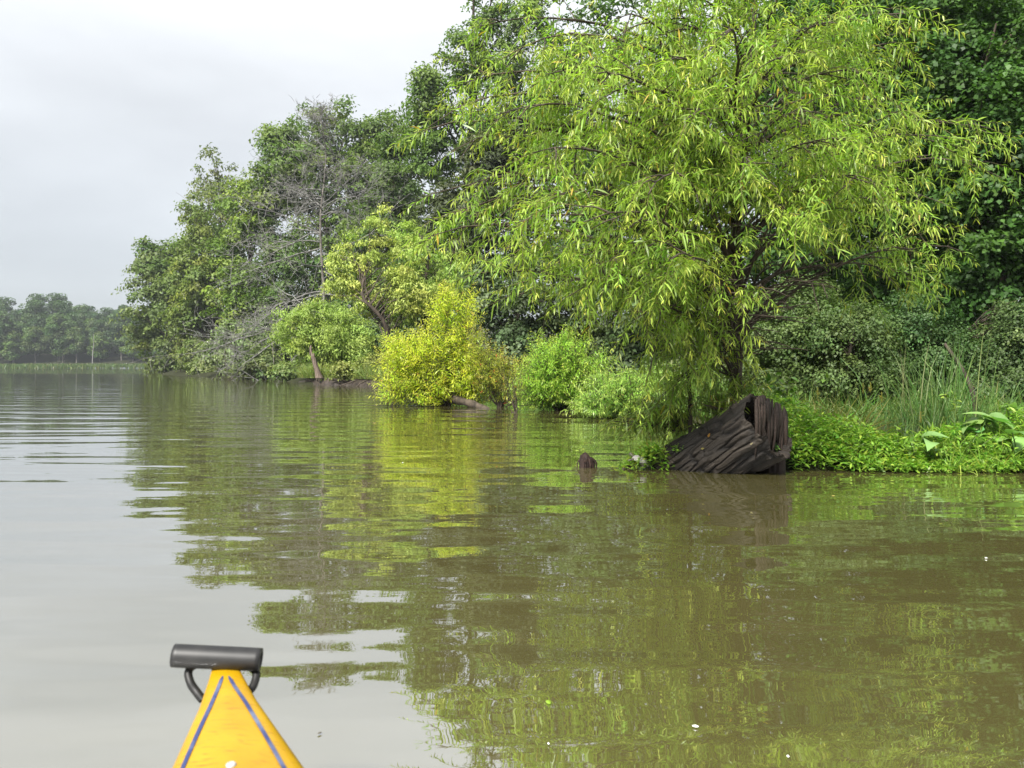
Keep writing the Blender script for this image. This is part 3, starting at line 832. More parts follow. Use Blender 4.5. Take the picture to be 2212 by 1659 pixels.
shoot_bush('red_leafed_sapling', 'small nearly bare sapling with a few red leaves in the water', 'sapling', b,
           crown_px([(1110, 825, 35, 30), (1095, 810, 22, 18), (1125, 800, 12, 22)], 12.4, .25),
           26, 9, .08, .010, (.2, .24, .05), (.36, .24, .05), 92, (.2, .4), .3, 2, 8, up=.9, leaf_grav=.6, oldcol=(.55, .08, .03), pold=.06)
b = on_water(1210, 13)
shoot_bush('green_willow_bush', 'light green willow bush in the water between the yellow bush and the big willow', 'bush', b,
           crown_px([(1200, 790, 75, 60), (1175, 750, 40, 40), (1235, 740, 40, 40), (1210, 720, 22, 22), (1250, 820, 80, 50), (1160, 815, 60, 50), (1280, 770, 40, 40)], 13, .7),
           860, 24, .10, .014, (.28, .46, .05), (.46, .60, .09), 93, (.35, .75), .8, 2, 40, up=.7, leaf_grav=.6)
b = on_water(1340, 11.2)
shoot_bush('low_willow_bush', 'low pale green willow bush trailing to the water left of the stump', 'bush', b,
           crown_px([(1340, 825, 70, 42), (1290, 840, 45, 38), (1395, 830, 50, 50), (1360, 870, 70, 26), (1440, 835, 55, 60), (1280, 860, 50, 26)], 11.2, .7),
           700, 24, .10, .014, (.25, .40, .07), (.42, .54, .11), 94, (.3, .55), .8, 2, 30, up=.6, leaf_grav=.8)
# sunken log by the yellow bush
a = P(985, 860, 14.3); c = P(1050, 872, 13.6); c[2] = -.03; a[2] = .12
pth = spline([a + (a - c) * .4, a, (a + c) / 2 + np.array([0, 0, .02]), c, c + (c - a) * .3 - np.array([0, 0, .1])], 14)
tag(obj('sunken_log', mesh('sunken_log', *tubes(pth, np.linspace(.09, .05, 14) * (1 + .15 * np.sin(np.arange(14) * 2.1)), 9), M_BARK, smooth=True)),
    'grey log sloping into the water under the yellow bush', 'log')

# ------------------------------------------------------------------ right bank wood: maples and vine thicket
for i, (lab, bx, D, sp, sd_) in enumerate([
    ('dark green maple filling the right edge of the picture', 2170, 12.2, [(2130, 330, 150, 200), (2170, 560, 130, 150), (2250, 200, 150, 250), (2060, 560, 90, 90)], 110),
    ('dark green maple rising behind the right side of the willow crown', 1990, 13.6, [(1960, 180, 170, 220), (2080, 60, 160, 160), (1920, 450, 140, 160), (2010, 640, 120, 80)], 111),
    ('tall maple at the top right corner behind the nearer maples', 2120, 17.5, [(2150, 120, 200, 260), (2050, 350, 160, 200), (2230, 450, 140, 200), (1950, -20, 160, 160)], 113),
    ('deep shaded maple between the willow crown and the right edge', 1900, 18.5, [(1880, 330, 190, 260), (1950, 600, 170, 110), (1800, 80, 180, 200)], 114),
    ('shaded maple behind the middle of the willow crown', 1780, 15.5, [(1760, 200, 180, 300), (1740, 520, 150, 140), (1850, 620, 110, 90)], 112)]):
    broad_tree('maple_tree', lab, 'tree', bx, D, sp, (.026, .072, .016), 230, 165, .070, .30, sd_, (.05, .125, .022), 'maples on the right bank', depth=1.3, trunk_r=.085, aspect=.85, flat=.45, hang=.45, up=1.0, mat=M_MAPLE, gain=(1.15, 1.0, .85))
for i, (lab, bx, D, sp, c, c2, sd_) in enumerate([
    ('grey green vine thicket right behind the willow trunk', 1690, 10.6, [(1690, 730, 95, 70), (1740, 660, 80, 60), (1650, 800, 80, 50)], (.085, .115, .045), (.17, .20, .09), 120),
    ('dense small leafed thicket right of the stump', 1830, 10.2, [(1830, 720, 110, 70), (1790, 800, 90, 50), (1890, 790, 80, 50)], (.08, .11, .045), (.16, .19, .085), 121),
    ('dark thicket behind the tall sedge clump', 2010, 10.6, [(2000, 760, 120, 70), (1960, 690, 90, 50), (2080, 800, 90, 40)], (.048, .085, .034), (.12, .17, .08), 122),
    ('grey green thicket at the right edge behind the broad leaved plants', 2200, 10.0, [(2190, 770, 90, 80), (2230, 700, 70, 60), (2140, 830, 70, 35)], (.06, .09, .04), (.15, .18, .09), 123)]):
    broad_tree('vine_thicket', lab, 'shrub', bx, D, sp, c, 260, 120, .038, .16, sd_, c2, 'thicket on the right bank', trunk_r=.03, depth=.6, hang=.4, aspect=.6, gain=(.72, .88, .55), flat=.5, inner=.1, dens=.85)
patch('thicket_grass', 'shaded long grass under the thicket on the right bank', 7000,
      lambda n: rng.uniform(3.0, 9.5, n), lambda n, x: np.interp(x, [3, 3.4, 5.6, 9.5], [9.9, 9.6, 8.7, 8.5]) + rng.gamma(1.3, .5, n), (.2, .5), .010, (.10, .19, .035), (.2, .24, .08), .5, 1.2)

# leaning dead stick by the sedge
a = P(2105, 860, 8.6); c = P(2040, 742, 8.8)
tag(obj('leaning_stick', mesh('leaning_stick', *tubes(spline([a - np.array([0, 0, .25]), a, (a + c) / 2 + np.array([.03, 0, .02]), c], 10), np.linspace(.03, .018, 10), 7), M_BARK, smooth=True)),
    'brown dead stick leaning beside the tall sedge', 'stick')

def clump(name, label, cat, base, n, ln, wd, col, tip, rad, lean, grav, seed, nseg=5, heads=0, headcol=(.35, .33, .06)):
    rng = np.random.default_rng(seed)
    root = thing(name, label, cat, base)
    pos = np.array(base)[None] + np.stack([rng.normal(size=n) * rad, rng.normal(size=n) * rad * .7, np.zeros(n)], 1)
    ll = rng.uniform(*ln, n)
    out_ = (pos - np.array(base)) * np.array([1, 1, 0]) / max(rad, .01) * lean * .6
    v, q, c = blades(pos, ll, np.full(n, wd), col, rng, lean, grav, nseg, tip, out_)
    o = obj('blades', mesh('blades', v, q, M_GRASS, c), root)
    if heads:
        k = (nseg + 1) * 2
        tips = v.reshape(n, k, 3)[:, -2:].mean(1)[np.argsort(-ll)[:heads]]
        for tp_ in tips:
            pos = tp_ + rng.normal(size=(14, 3)) * np.array([.006, .006, .03])
            d = rng.normal(size=pos.shape); d[:, 2] -= .3
            hv, hq, hk = strips(pos, nrm(d), rng.normal(size=pos.shape), rng.uniform(.02, .045, len(pos)), np.full(len(pos), .007), 2, np.full(len(pos), .4))
            core, cq = tubes(np.stack([tp_ + [0, 0, .05], tp_, tp_ - [0, 0, .05]]), np.array([.004, .006, .003]), 5)
            gh = Geo(); gh.add(hv, hq, np.repeat(jitter_cols(headcol, len(pos), rng), hk, 0)); gh.add(core, cq, np.array(headcol))
            obj('seed_head', gh.mesh('seed_head', M_GRASS), root)
    return root
b = P(2040, 920, 8.4); b[2] = max(gz(b[0], b[1]), 0) - .02
clump('tall_sedge', 'tall green sedge clump with arching blades on the right bank', 'sedge', b, 560, (.6, 1.3), .008, (.085, .165, .035), (.16, .23, .07), .26, .13, 1.7, 130)
b = P(1975, 900, 8.3); b[2] = 0
clump('pale_sedge', 'few pale reed stems standing left of the tall sedge clump', 'reed', b, 12, (.6, 1.15), .010, (.22, .26, .12), None, .10, .12, .5, 131)
b = P(1800, 925, 7.2); b[2] = .02
clump('flowering_sedge', 'yellowish sedge tuft with bristly seed heads right of the stump', 'sedge', b, 220, (.25, .62), .010, (.22, .25, .045), (.34, .32, .08), .16, .28, .9, 132, heads=9)
b = P(1910, 950, 6.25); b[2] = gz(b[0], b[1])
clump('nodding_sedge', 'thin sedge stems with nodding yellow spikes over the small pool', 'sedge', b, 14, (.42, .7), .006, (.24, .26, .05), None, .08, .3, 1.6, 133, heads=8)

# small broad-leaved sprout behind the stump
def leafy_sprout(name, label, base, n, h, leaf_l, leaf_w, col, seed, mat=M_BROAD, cat='plant', stems=4, spread=.12, group=None):
    rng = np.random.default_rng(seed)
    base = np.array(base, float)
    root = thing(name, label, cat, base, group)
    tips = base + np.stack([rng.normal(size=stems) * spread, rng.normal(size=stems) * spread * .7, h * rng.uniform(.6, 1, stems)], 1)
    f = np.linspace(0, 1, 6)[None, :, None]
    pth = base[None, None] * (1 - f) + tips[:, None] * f + np.array([0, 0, 1.]) * (f * (1 - f)) * h * .3
    obj('stems', mesh('stems', *tubes(pth, np.full((stems, 6), .0025), 4), mat, np.full((stems * 24, 3), (.12, .18, .04))), root)
    i = rng.integers(0, stems, n); t = rng.uniform(.15, 1, n)
    fi = t * 5; a = np.minimum(fi.astype(int), 4); fr = (fi - a)[:, None]
    pos = pth[i, a] * (1 - fr) + pth[i, a + 1] * fr
    d = rng.normal(size=(n, 3)); d[:, 2] = np.abs(d[:, 2]) * .5 + .1
    v, q, k = strips(pos, nrm(d), np.array([0, 0, 1.]) + rng.normal(size=(n, 3)) * .3, leaf_l * rng.uniform(.6, 1.2, n), leaf_w * rng.uniform(.7, 1.2, n), 3, rng.uniform(.3, 1.2, n))
    obj('leaves', mesh('leaves', v, q, mat, np.repeat(jitter_cols(col, n, rng), k, 0)), root)
    return root
leafy_sprout('leafy_sprout', 'leafy green sprout standing behind the broken top of the stump', P(1700, 870, 5.95), 46, .3, .085, .04, (.13, .24, .03), 140, stems=6, spread=.1)
leafy_sprout('leafy_sprout', 'upright leafy weed growing at the right side of the small pool', P(1945, 965, 5.9), 40, .2, .06, .02, (.16, .28, .03), 141, stems=4, spread=.05)
leafy_sprout('leafy_sprout', 'leafy weed at the far right among the broad leaves', P(2065, 905, 5.9), 30, .28, .06, .022, (.17, .27, .04), 142, stems=3, spread=.04)

# ------------------------------------------------------------------ weed mat on the spit
def weed_mat(name, label, n, poly_fn, hfun, leaf_l, leaf_w, col, tip, seed, nseg=2, mat=M_WILLOW):
    rng = np.random.default_rng(seed)
    x, y = poly_fn(rng, n)
    g0 = np.maximum(land_z(x, y), 0)
    hh = hfun(x, y)
    z = g0 + hh * rng.random(n) ** .6 + .004
    d = rng.normal(size=(n, 3)); d[:, 2] = np.abs(d[:, 2]) * .45 + .1; d[:, 1] -= .25
    v, q, k = strips(np.stack([x, y, z], 1), nrm(d), np.array([0, 0, 1.]) + rng.normal(size=(n, 3)) * .45, leaf_l * rng.uniform(.5, 1.25, n), leaf_w * rng.uniform(.7, 1.3, n), nseg, rng.uniform(.1, 1.2, n))
    v[:, 2] = np.maximum(v[:, 2], .004)
    c = jitter_cols(col, n, rng, .16, .12)
    t = rng.random((n, 1)) < .2
    c = np.where(t, jitter_cols(tip, n, rng), c)
    return tag(obj(name, mesh(name, v, q, mat, np.repeat(c, k, 0))), label, 'weeds', kind='stuff')
def spit_pts(rng, n):
    x = 1.95 + 3.9 * rng.random(n) ** 1.1
    front = np.interp(x, SPIT[:6, 0], SPIT[:6, 1]); back = np.interp(x, [1.95, 2.4, 3.0, 3.7, 5, 9], [6.6, 6.5, 6.15, 6.25, 6.5, 6.7])
    t = rng.random(n) ** 1.5
    return x, front - .04 - .10 * rng.random(n) ** 3 + (back - front) * t
def spit_h(x, y):
    return np.interp(x, [1.95, 2.1, 2.4, 2.75, 3.0, 3.3, 3.8, 5], [.44, .38, .24, .13, .08, .17, .28, .34]) * (.35 + .65 * np.clip((y - 5.45) / .35, 0, 1)) * (.7 + .6 * vnoise(x * 5, y * 5))
weed_mat('weed_mat', 'dense bright green weeds covering the low spit right of the stump', 26000, spit_pts, spit_h, .06, .015, (.15, .28, .028), (.25, .36, .045), 150)
rng = np.random.default_rng(151)
n = 5200
x, y = spit_pts(rng, n); k = x > 3.05; x, y = x[k], y[k]
v, q, c = blades(np.stack([x, y, np.maximum(land_z(x, y), 0) + spit_h(x, y) * .3], 1), rng.uniform(.1, .24, len(x)), np.full(len(x), .006), (.15, .27, .03), rng, .5, 1.1, 4, (.25, .34, .06))
tag(obj('spit_grass', mesh('spit_grass', v, q, M_GRASS, c)), 'fine bright grass among the weeds at the right end of the spit', 'grass', kind='stuff')
def left_pts(rng, n):
    return 1.0 + rng.normal(size=n) * .09 - .02, 5.66 + rng.normal(size=n) * .07
weed_mat('weed_tuft', 'bright green weeds growing at the left foot of the stump', 900, left_pts, lambda x, y: .16 * np.exp(-((x - 1.02) / .12) ** 2) + .02, .05, .015, (.17, .30, .03), (.28, .36, .05), 152)

for i, (px, py, D, h_) in enumerate([(1722, 930, 5.75, .2), (1765, 960, 5.7, .14), (1830, 985, 5.6, .12), (1975, 985, 5.6, .15), (2035, 1000, 5.55, .12), (2090, 990, 5.55, .18), (2170, 1000, 5.5, .16)]):
    b = P(px, py, D); b[2] = max(gz(b[0], b[1]), 0) + .04
    leafy_sprout('weed_stem', '%s weed stem from the left standing above the weed mat on the spit' % ORD[i], b, 34, h_, .06, .016, (.17, .30, .035), 170 + i, stems=5, spread=.07, group='weed stems on the spit')
# broad-leaved plants at right edge
def heart_leaf(L_, W_, bend):
    """arrow-heart blade in the local XZ plane: base at origin, +X to the tip"""
    st = [(-.16, .30), (0.0, .48), (.2, .52), (.45, .43), (.7, .26), (.9, .09), (1.0, .012)]
    v = []
    for s, w_ in st:
        z = -bend * s * s * L_
        v += [(s * L_, -w_ * W_, z + .10 * W_ * (w_ / .5)), (s * L_, 0, z), (s * L_, w_ * W_, z + .10 * W_ * (w_ / .5))]
    q = []
    for i in range(len(st) - 1):
        for j in range(2):
            a = i * 3 + j
            q.append((a, a + 1, a + 4, a + 3))
    return np.array(v), np.array(q)
rng = np.random.default_rng(160)
plants = [(2165, 950, 5.75, 4, .30, 'broad arrow leaved plant at the right edge of the spit'), (2105, 955, 5.8, 3, .26, 'broad arrow leaved plant with glossy leaves near the right edge'),
          (2010, 985, 5.62, 2, .14, 'low broad leaf plant with two grey green leaves in the middle of the spit'), (2200, 985, 5.55, 3, .2, 'low broad leaved plant in front at the right edge'),
          (2185, 925, 5.95, 4, .34, 'tall broad leaved plant behind the others at the right edge'), (2060, 965, 5.75, 3, .18, 'broad leaved plant left of the glossy leaved one'),
          (2125, 975, 5.68, 3, .24, 'broad leaved plant with pale leaves between the glossy one and the right edge'), (2140, 995, 5.6, 2, .16, 'small broad leaved plant rising from the weeds before the taller ones')]
for px, py, D, nl, hh, lab in plants:
    b = P(px, py, D); b[2] = max(gz(b[0], b[1]), 0)
    root = thing('broad_leaved_plant', lab, 'plant', b, 'broad leaved plants on the spit')
    for i in range(nl):
        az = rng.uniform(0, 6.28); rch = rng.uniform(.05, .14)
        e = b + np.array([math.cos(az) * rch, math.sin(az) * rch * .7, hh * rng.uniform(.7, 1.15)])
        pth = spline([b, (b + e) / 2 + np.array([0, 0, .03]), e], 7)
        st = obj('stalk', mesh('stalk', *tubes(pth, np.linspace(.006, .004, 7), 5), M_BROAD, np.full((35, 3), (.13, .22, .05)), True), root)
        hv, hq = heart_leaf(rng.uniform(.14, .22), rng.uniform(.09, .13), rng.uniform(.2, .7))
        from mathutils import Matrix, Euler
        m3 = np.array(Euler((rng.uniform(-.6, .6), rng.uniform(-.5, .3), rng.uniform(0, 6.28))).to_matrix())
        hv = hv @ m3.T + e
        col = jitter_cols((.19, .33, .09), 1, rng)[0]
        lf = obj('leaf', mesh('leaf', hv, hq, M_BROAD, np.broadcast_to(col, hv.shape), True), root)

# ------------------------------------------------------------------ stump
def stump_material():
    m, t, o = material('stump_bark')
    n = t.nodes.new; l = t.links.new
    p = n('ShaderNodeBsdfPrincipled'); p.inputs['Roughness'].default_value = .7; p.inputs['Specular IOR Level'].default_value = .22
    at = n('ShaderNodeAttribute'); at.attribute_name = 'Col'
    tcn = n('ShaderNodeTexCoord'); ns = n('ShaderNodeTexNoise'); ns.inputs['Scale'].default_value = 60; ns.inputs['Detail'].default_value = 6
    l(tcn.outputs['Object'], ns.inputs['Vector'])
    mr = n('ShaderNodeMapRange'); mr.inputs['To Min'].default_value = .55; mr.inputs['To Max'].default_value = 1.5; l(ns.outputs['Fac'], mr.inputs['Value'])
    mc = n('ShaderNodeMix'); mc.data_type = 'RGBA'; mc.blend_type = 'MULTIPLY'; mc.inputs['Factor'].default_value = 1
    l(at.outputs['Color'], mc.inputs['A']); l(mr.outputs[0], mc.inputs['B']); l(mc.outputs['Result'], p.inputs['Base Color'])
    b = n('ShaderNodeBump'); b.inputs['Distance'].default_value = .006; l(ns.outputs['Fac'], b.inputs['Height']); l(b.outputs[0], p.inputs['Normal'])
    l(p.outputs[0], o.inputs['Surface'])
    return m
M_STUMP = stump_material()
A0, A1 = P(1402, 1060, 5.95), P(1662, 920, 5.32)
ST = thing('tree_stump', 'dark leaning old stump with deeply furrowed bark at the water edge', 'stump', ((A0 + A1) / 2) * np.array([1, 1, 0]))
ax = nrm(A1 - A0); upv = nrm(np.array([0, 0, 1.]) - ax * ax[2]); sdv = np.cross(ax, upv)
NT, NU = 380, 150
th = np.linspace(0, 2 * np.pi, NT, endpoint=False)[None]; uu = np.linspace(.10, 1, NU)[:, None]
ln = np.linalg.norm(A1 - A0)
def ridges(th, uu):
    wob = (vnoise(th / 6.2832 * 6, uu * 3.0, 3.1, 6) - .5) * .2 + (vnoise(th / 6.2832 * 20, uu * 9, 7.7, 20) - .5) * .10
    ph = th + uu * .55 + wob
    a = vnoise((ph / 6.2832 * 46) % 46, uu * 4.6, .5, 46)
    b_ = vnoise((ph / 6.2832 * 70) % 70, uu * 7, 5.5, 70)
    r1 = 1 - np.clip(np.abs(a - .5) / .11, 0, 1) ** .8
    r2 = 1 - np.clip(np.abs(b_ - .5) / .12, 0, 1)
    cr_ = vnoise(th / 6.2832 * 26, uu * 15 + 3 * wob, 9.5, 26)
    r1 = np.maximum(r1, .75 * (1 - np.clip(np.abs(cr_ - .5) / .05, 0, 1)) * (vnoise(th / 6.2832 * 12, uu * 6, 2.4, 12) > .5))
    return r1, r2
r1, r2 = ridges(th, uu)
rad = .222 + .022 * np.clip(uu, 0, 1)
lump = (vnoise(th / 6.2832 * 5, uu * 2, 1.5, 5) - .5) * .045
rr = (rad + lump) * (1 - .8 * np.clip((.13 - uu) / .03, 0, 1) ** 2) - .026 * r1 - .010 * r2 + .014 * (vnoise(th / 6.2832 * 24, uu * 5, 7.1, 24) - .5) + .004 * vnoise(th / 6.2832 * 90, uu * 40, 2.2, 90)
jag = 1 + np.where(uu > .9, 1, 0) * 0
ue = 1 + .055 * (vnoise(th / 6.2832 * 9, 0 * th, 4.4, 9) - .45) + .07 * (vnoise(th / 6.2832 * 26, 0 * th, 8.4, 26) - .5) + .015 * np.maximum(np.cos(th), 0) ** 3
us = np.where(uu > .6, .6 + (uu - .6) * (ue - .6) / .4, uu)
v = A0 + ax * (us * ln)[..., None] + (upv * np.cos(th)[..., None] + sdv * np.sin(th)[..., None]) * rr[..., None]
plate = vnoise(th / 6.2832 * 24, uu * 6, 6.6, 24)
cb = np.array([.017, .0145, .0125]) * (1 - .6 * r1)[..., None] + np.array([.085, .068, .052]) * (plate ** 3 * (1 - r1))[..., None]
red = (plate > .86) & (vnoise(th / 6.2832 * 12, uu * 3, 9.1, 12) > .6) & (r1 < .3)
cb = np.where(red[..., None], np.array([.06, .03, .018]), cb)
I = np.arange(NT * NU).reshape(NU, NT)
q = np.stack([I[:-1], np.roll(I[:-1], -1, 1), np.roll(I[1:], -1, 1), I[1:]], -1).reshape(-1, 4)
obj('bark', mesh('bark', v.reshape(-1, 3), q, M_STUMP, cb.reshape(-1, 3), True), ST)
# rotten hollow end: rim folds inward, rough wood inside
K = 26
kk = np.linspace(0, 1, K)[:, None]
rim = v[-1][None]
cen = A1 + ax * (.01 - kk[..., None] * .05)
inw = rr[-1][None] * (1 - .18 * np.minimum(kk * 4, 1) - .80 * np.clip((kk - .45) / .55, 0, 1))
dep = -.20 * np.clip(kk * 1.6, 0, 1) ** 1.2 + (vnoise(th / 6.2832 * 30, kk * 5, 3.3, 30) - .5) * .05
hv = A0 + ax * ((ue * ln) + dep)[..., None] + (upv * np.cos(th)[..., None] + sdv * np.sin(th)[..., None]) * (inw * (1 + .1 * (vnoise(th / 6.2832 * 24, kk * 3, 1.1, 24) - .5)))[..., None]
hv[0] = v[-1]
hc = np.array([.016, .012, .009]) * (.6 + .9 * vnoise(th / 6.2832 * 60, kk * 6, 2.9, 60))[..., None]
I = np.arange(NT * K).reshape(K, NT)
q = np.stack([I[:-1], np.roll(I[:-1], -1, 1), np.roll(I[1:], -1, 1), I[1:]], -1).reshape(-1, 4)
obj('hollow', mesh('hollow', hv.reshape(-1, 3), q, M_STUMP, hc.reshape(-1, 3), True), ST)
# rooty mass under the broken end, with hanging strips of bark
NT2, NU2 = 120, 60
th2 = np.linspace(0, 2 * np.pi, NT2, endpoint=False)[None]; u2 = np.linspace(0, 1, NU2)[:, None]
C0, C1 = P(1662, 1060, 5.56), P(1664, 935, 5.50)
rad2 = np.interp(u2[:, 0], [0, .3, .8, 1], [.17, .15, .12, .06])[:, None]
g1 = vnoise(th2 / 6.2832 * 22, u2 * 1.6 + .4 * vnoise(th2 / 6.2832 * 5, u2 * 3, 0, 5), 2.5, 22)
rr2 = rad2 * (1 + .6 * (vnoise(th2 / 6.2832 * 5, u2 * 2, 6.1, 5) - .5)) - .022 * (1 - np.clip(np.abs(g1 - .5) / .2, 0, 1)) 
v2 = (C0 * (1 - u2[..., None]) + C1 * u2[..., None]) + np.stack([np.cos(th2) * rr2 * .85, np.sin(th2) * rr2, 0 * rr2], -1)
v2[:, :, 2] += (u2 ** 6) * (.10 * (vnoise(th2 / 6.2832 * 9, 0, 3.9, 9) - .6) - .035 * np.cos(th2))
c2 = np.array([.020, .014, .011]) * (.4 + 1.3 * g1)[..., None]
I = np.arange(NT2 * NU2).reshape(NU2, NT2)
q = np.stack([I[:-1], np.roll(I[:-1], -1, 1), np.roll(I[1:], -1, 1), I[1:]], -1).reshape(-1, 4)
top_c = len(v2.reshape(-1, 3))
obj('root_mass', mesh('root_mass', np.vstack([v2.reshape(-1, 3), v2[-1].mean(0) - [0, 0, .05]]), q, M_STUMP, np.vstack([c2.reshape(-1, 3), [.02, .015, .012]]), True,
                      tris=np.stack([I[-1], np.roll(I[-1], -1), np.full(NT2, top_c)], -1)), ST)
rng = np.random.default_rng(171)
for i in range(44):
    px = rng.uniform(1632, 1702); y0 = np.interp(px, [1632, 1655, 1680, 1702], [850, 856, 866, 886]) + rng.uniform(-2, 26); y1 = y0 + rng.uniform(40, 120)
    D = 5.285 + (px - 1662) * .0040 + rng.uniform(-.02, .015)
    p = spline([P(px, y0, D), P(px + rng.uniform(-3, 4), (y0 + y1) / 2, D - .012), P(px + rng.uniform(-8, 4), y1, D + .03)], 8)
    tv, tq = tubes(p, np.array([.007, .010, .011, .010, .009, .008, .006, .003]) * rng.uniform(.6, 2.2), 5)
    cc_ = np.array([.026, .018, .014]) * rng.uniform(.4, 1.5)
    obj('bark_strip', mesh('bark_strip', tv, tq, M_STUMP, np.broadcast_to(cc_, tv.shape), True), ST)

# fallen leaves lying on the stump
def on_bark(px, py):
    """front-facing bark point under a pixel"""
    d = P(px, py, 1.0) - np.array([0, 0, CAM_H])
    f_ = v.reshape(-1, 3) - np.array([0, 0, CAM_H])
    pr = f_ / f_[:, 1:2]
    k_ = np.where(np.linalg.norm((pr - d)[:, [0, 2]], axis=1) < .004)[0]
    return v.reshape(-1, 3)[k_[np.argmin(f_[k_, 1])]] if len(k_) else P(px, py, 5.4)
for px, py, col, lab, ang in [(1524, 942, (.45, .22, .04), 'small orange fallen leaf upright on the stump bark', 1.3), (1507, 972, (.42, .36, .12), 'tiny cream fallen leaf low on the stump bark', .3),
                              (1615, 958, (.4, .35, .2), 'small pale fallen leaf near the broken end of the stump', .6)]:
    p = on_bark(px, py) + np.array([0, -.008, .004])
    lv, lq, k = strips(p[None], nrm(np.array([[math.cos(ang), -.15, math.sin(ang)]])), np.array([[0, 1., .2]]), np.array([.032]), np.array([.016]), 3, np.array([.3]))
    tag(obj('fallen_leaf', mesh('fallen_leaf', lv, lq, M_WILLOW, np.broadcast_to(np.array(col), lv.shape))), lab, 'leaf')
leafy_sprout('stump_sprout', 'small green sprout growing from the left end of the stump bark', on_bark(1455, 975) + [0, -.01, 0], 26, .07, .04, .018, (.16, .30, .03), 143, stems=4, spread=.05)
leafy_sprout('vine_sprig', 'small vine sprig with round leaves hanging over the dark base of the stump', P(1682, 1000, 5.36), 16, .14, .04, .026, (.10, .19, .04), 144, stems=3, spread=.05)

# small rooty stub left of the stump
b = P(1268, 1008, 5.72); b[2] = -.02
sr = thing('rooty_stub', 'small dark rooty stub poking out of the water left of the stump', 'stump', b)
th3 = np.linspace(0, 2 * np.pi, 40, endpoint=False)[None]; u3 = np.linspace(0, 1, 14)[:, None]
r3 = np.interp(u3[:, 0], [0, .5, .85, 1], [.068, .06, .05, .02])[:, None] * (1 + .35 * (vnoise(th3 / 6.2832 * 14, u3 * 4, 1.3, 14) - .5))
v3 = b + np.stack([np.cos(th3) * r3, np.sin(th3) * r3, (u3 * .105) * (1 + .25 * np.cos(th3 + 2.4)) + 0 * th3], -1)
I = np.arange(40 * 14).reshape(14, 40)
q = np.stack([I[:-1], np.roll(I[:-1], -1, 1), np.roll(I[1:], -1, 1), I[1:]], -1).reshape(-1, 4)
c3 = np.array([.016, .009, .007]) * (.5 + 1.2 * vnoise(th3 / 6.2832 * 28, u3 * 3, 5.2, 28))[..., None]
obj('wood', mesh('wood', np.vstack([v3.reshape(-1, 3), v3[-1].mean(0)]), q, M_STUMP, np.vstack([c3.reshape(-1, 3), [.02, .01, .01]]), True,
                 tris=np.stack([I[-1], np.roll(I[-1], -1), np.full(40, 560)], -1)), sr)
for i in range(14):
    a = rng.uniform(0, 6.28); rr_ = .05
    p0 = b + np.array([math.cos(a) * .03, math.sin(a) * .03 - .01, .095]); p1 = b + np.array([math.cos(a) * .072, math.sin(a) * .072, .0])
    tv, tq = tubes(spline([p0, (p0 + p1) / 2 + np.array([math.cos(a), math.sin(a), .4]) * .02, p1], 6), np.array([.003, .004, .004, .004, .003, .002]), 4)
    obj('rootlet', mesh('rootlet', tv, tq, M_STUMP, np.broadcast_to(np.array([.035, .02, .015]) * rng.uniform(.6, 1.5), tv.shape), True), sr)
leafy_sprout('stub_sprout', 'tiny yellow green sprout on top of the rooty stub', b + [-.02, 0, .1], 16, .06, .03, .012, (.26, .33, .05), 145, stems=3, spread=.03)

# ------------------------------------------------------------------ turtle basking on a small log at the left foot of the stump
a, c = P(1340, 1010, 5.62), P(1425, 985, 5.68); a[2] = -.015
tag(obj('basking_log', mesh('basking_log', *tubes(spline([a, (a + c) / 2 + np.array([0, 0, .01]), c], 10), np.linspace(.014, .03, 10), 8), M_BARK, smooth=True)), 'short dark half sunken stick under the turtle', 'log')
tb = P(1381, 996, 5.60)
TU = thing('turtle', 'small grey turtle basking beside the weeds left of the stump', 'turtle', tb)
M_SHELL = noisy_material('turtle_shell', (.13, .12, .11), (.36, .34, .32), 40, .35, .001, spec=.5)
M_SKIN = noisy_material('turtle_skin', (.04, .04, .025), (.11, .11, .06), 60, .5, .001)
from mathutils import Matrix
TM = np.array((Matrix.Rotation(math.radians(150), 3, 'Z') @ Matrix.Rotation(math.radians(-22), 3, 'Y')))
def tv_(p): return tb + np.asarray(p, float) @ TM.T
ntq, nr_ = 48, 16
tht = np.linspace(0, 2 * np.pi, ntq, endpoint=False)[None]; ft = np.linspace(0, 1, nr_)[:, None]
cr2 = np.cos(ft * np.pi / 2); sr2 = np.sin(ft * np.pi / 2)
scute = np.minimum(np.abs((tht / 6.2832 * 12) % 1 - .5) * 8, 1) * np.where(ft < .55, 1, 0) + np.where(ft >= .55, 1, 0)
sh = np.stack([.058 * cr2 * np.cos(tht), .045 * cr2 * np.sin(tht), .040 * sr2 + 0 * tht], -1) * (1 - .035 * (1 - scute) - .03 * (np.abs(ft - .55) < .04))[..., None]
I = np.arange(ntq * nr_).reshape(nr_, ntq)
q = np.stack([I[:-1], np.roll(I[:-1], -1, 1), np.roll(I[1:], -1, 1), I[1:]], -1).reshape(-1, 4)
obj('carapace', mesh('carapace', tv_(sh.reshape(-1, 3)), q, M_SHELL, smooth=True), TU)
pl = np.stack([.054 * np.cos(tht) * (1 - ft * .98), .041 * np.sin(tht) * (1 - ft * .98), -.010 * np.minimum(ft * 4, 1) + 0 * tht], -1)
obj('plastron', mesh('plastron', tv_(pl.reshape(-1, 3)), q, M_SKIN, smooth=True), TU)
obj('head', mesh('head', tv_(tubes(np.array([(.045, 0, .006), (.06, 0, .012), (.072, 0, .018), (.084, 0, .021), (.092, 0, .020)]), np.array([.010, .010, .0125, .011, .004]), 10)[0]),
                 tubes(np.zeros((5, 3)) + np.arange(5)[:, None], np.ones(5), 10)[1], M_SKIN, smooth=True), TU)
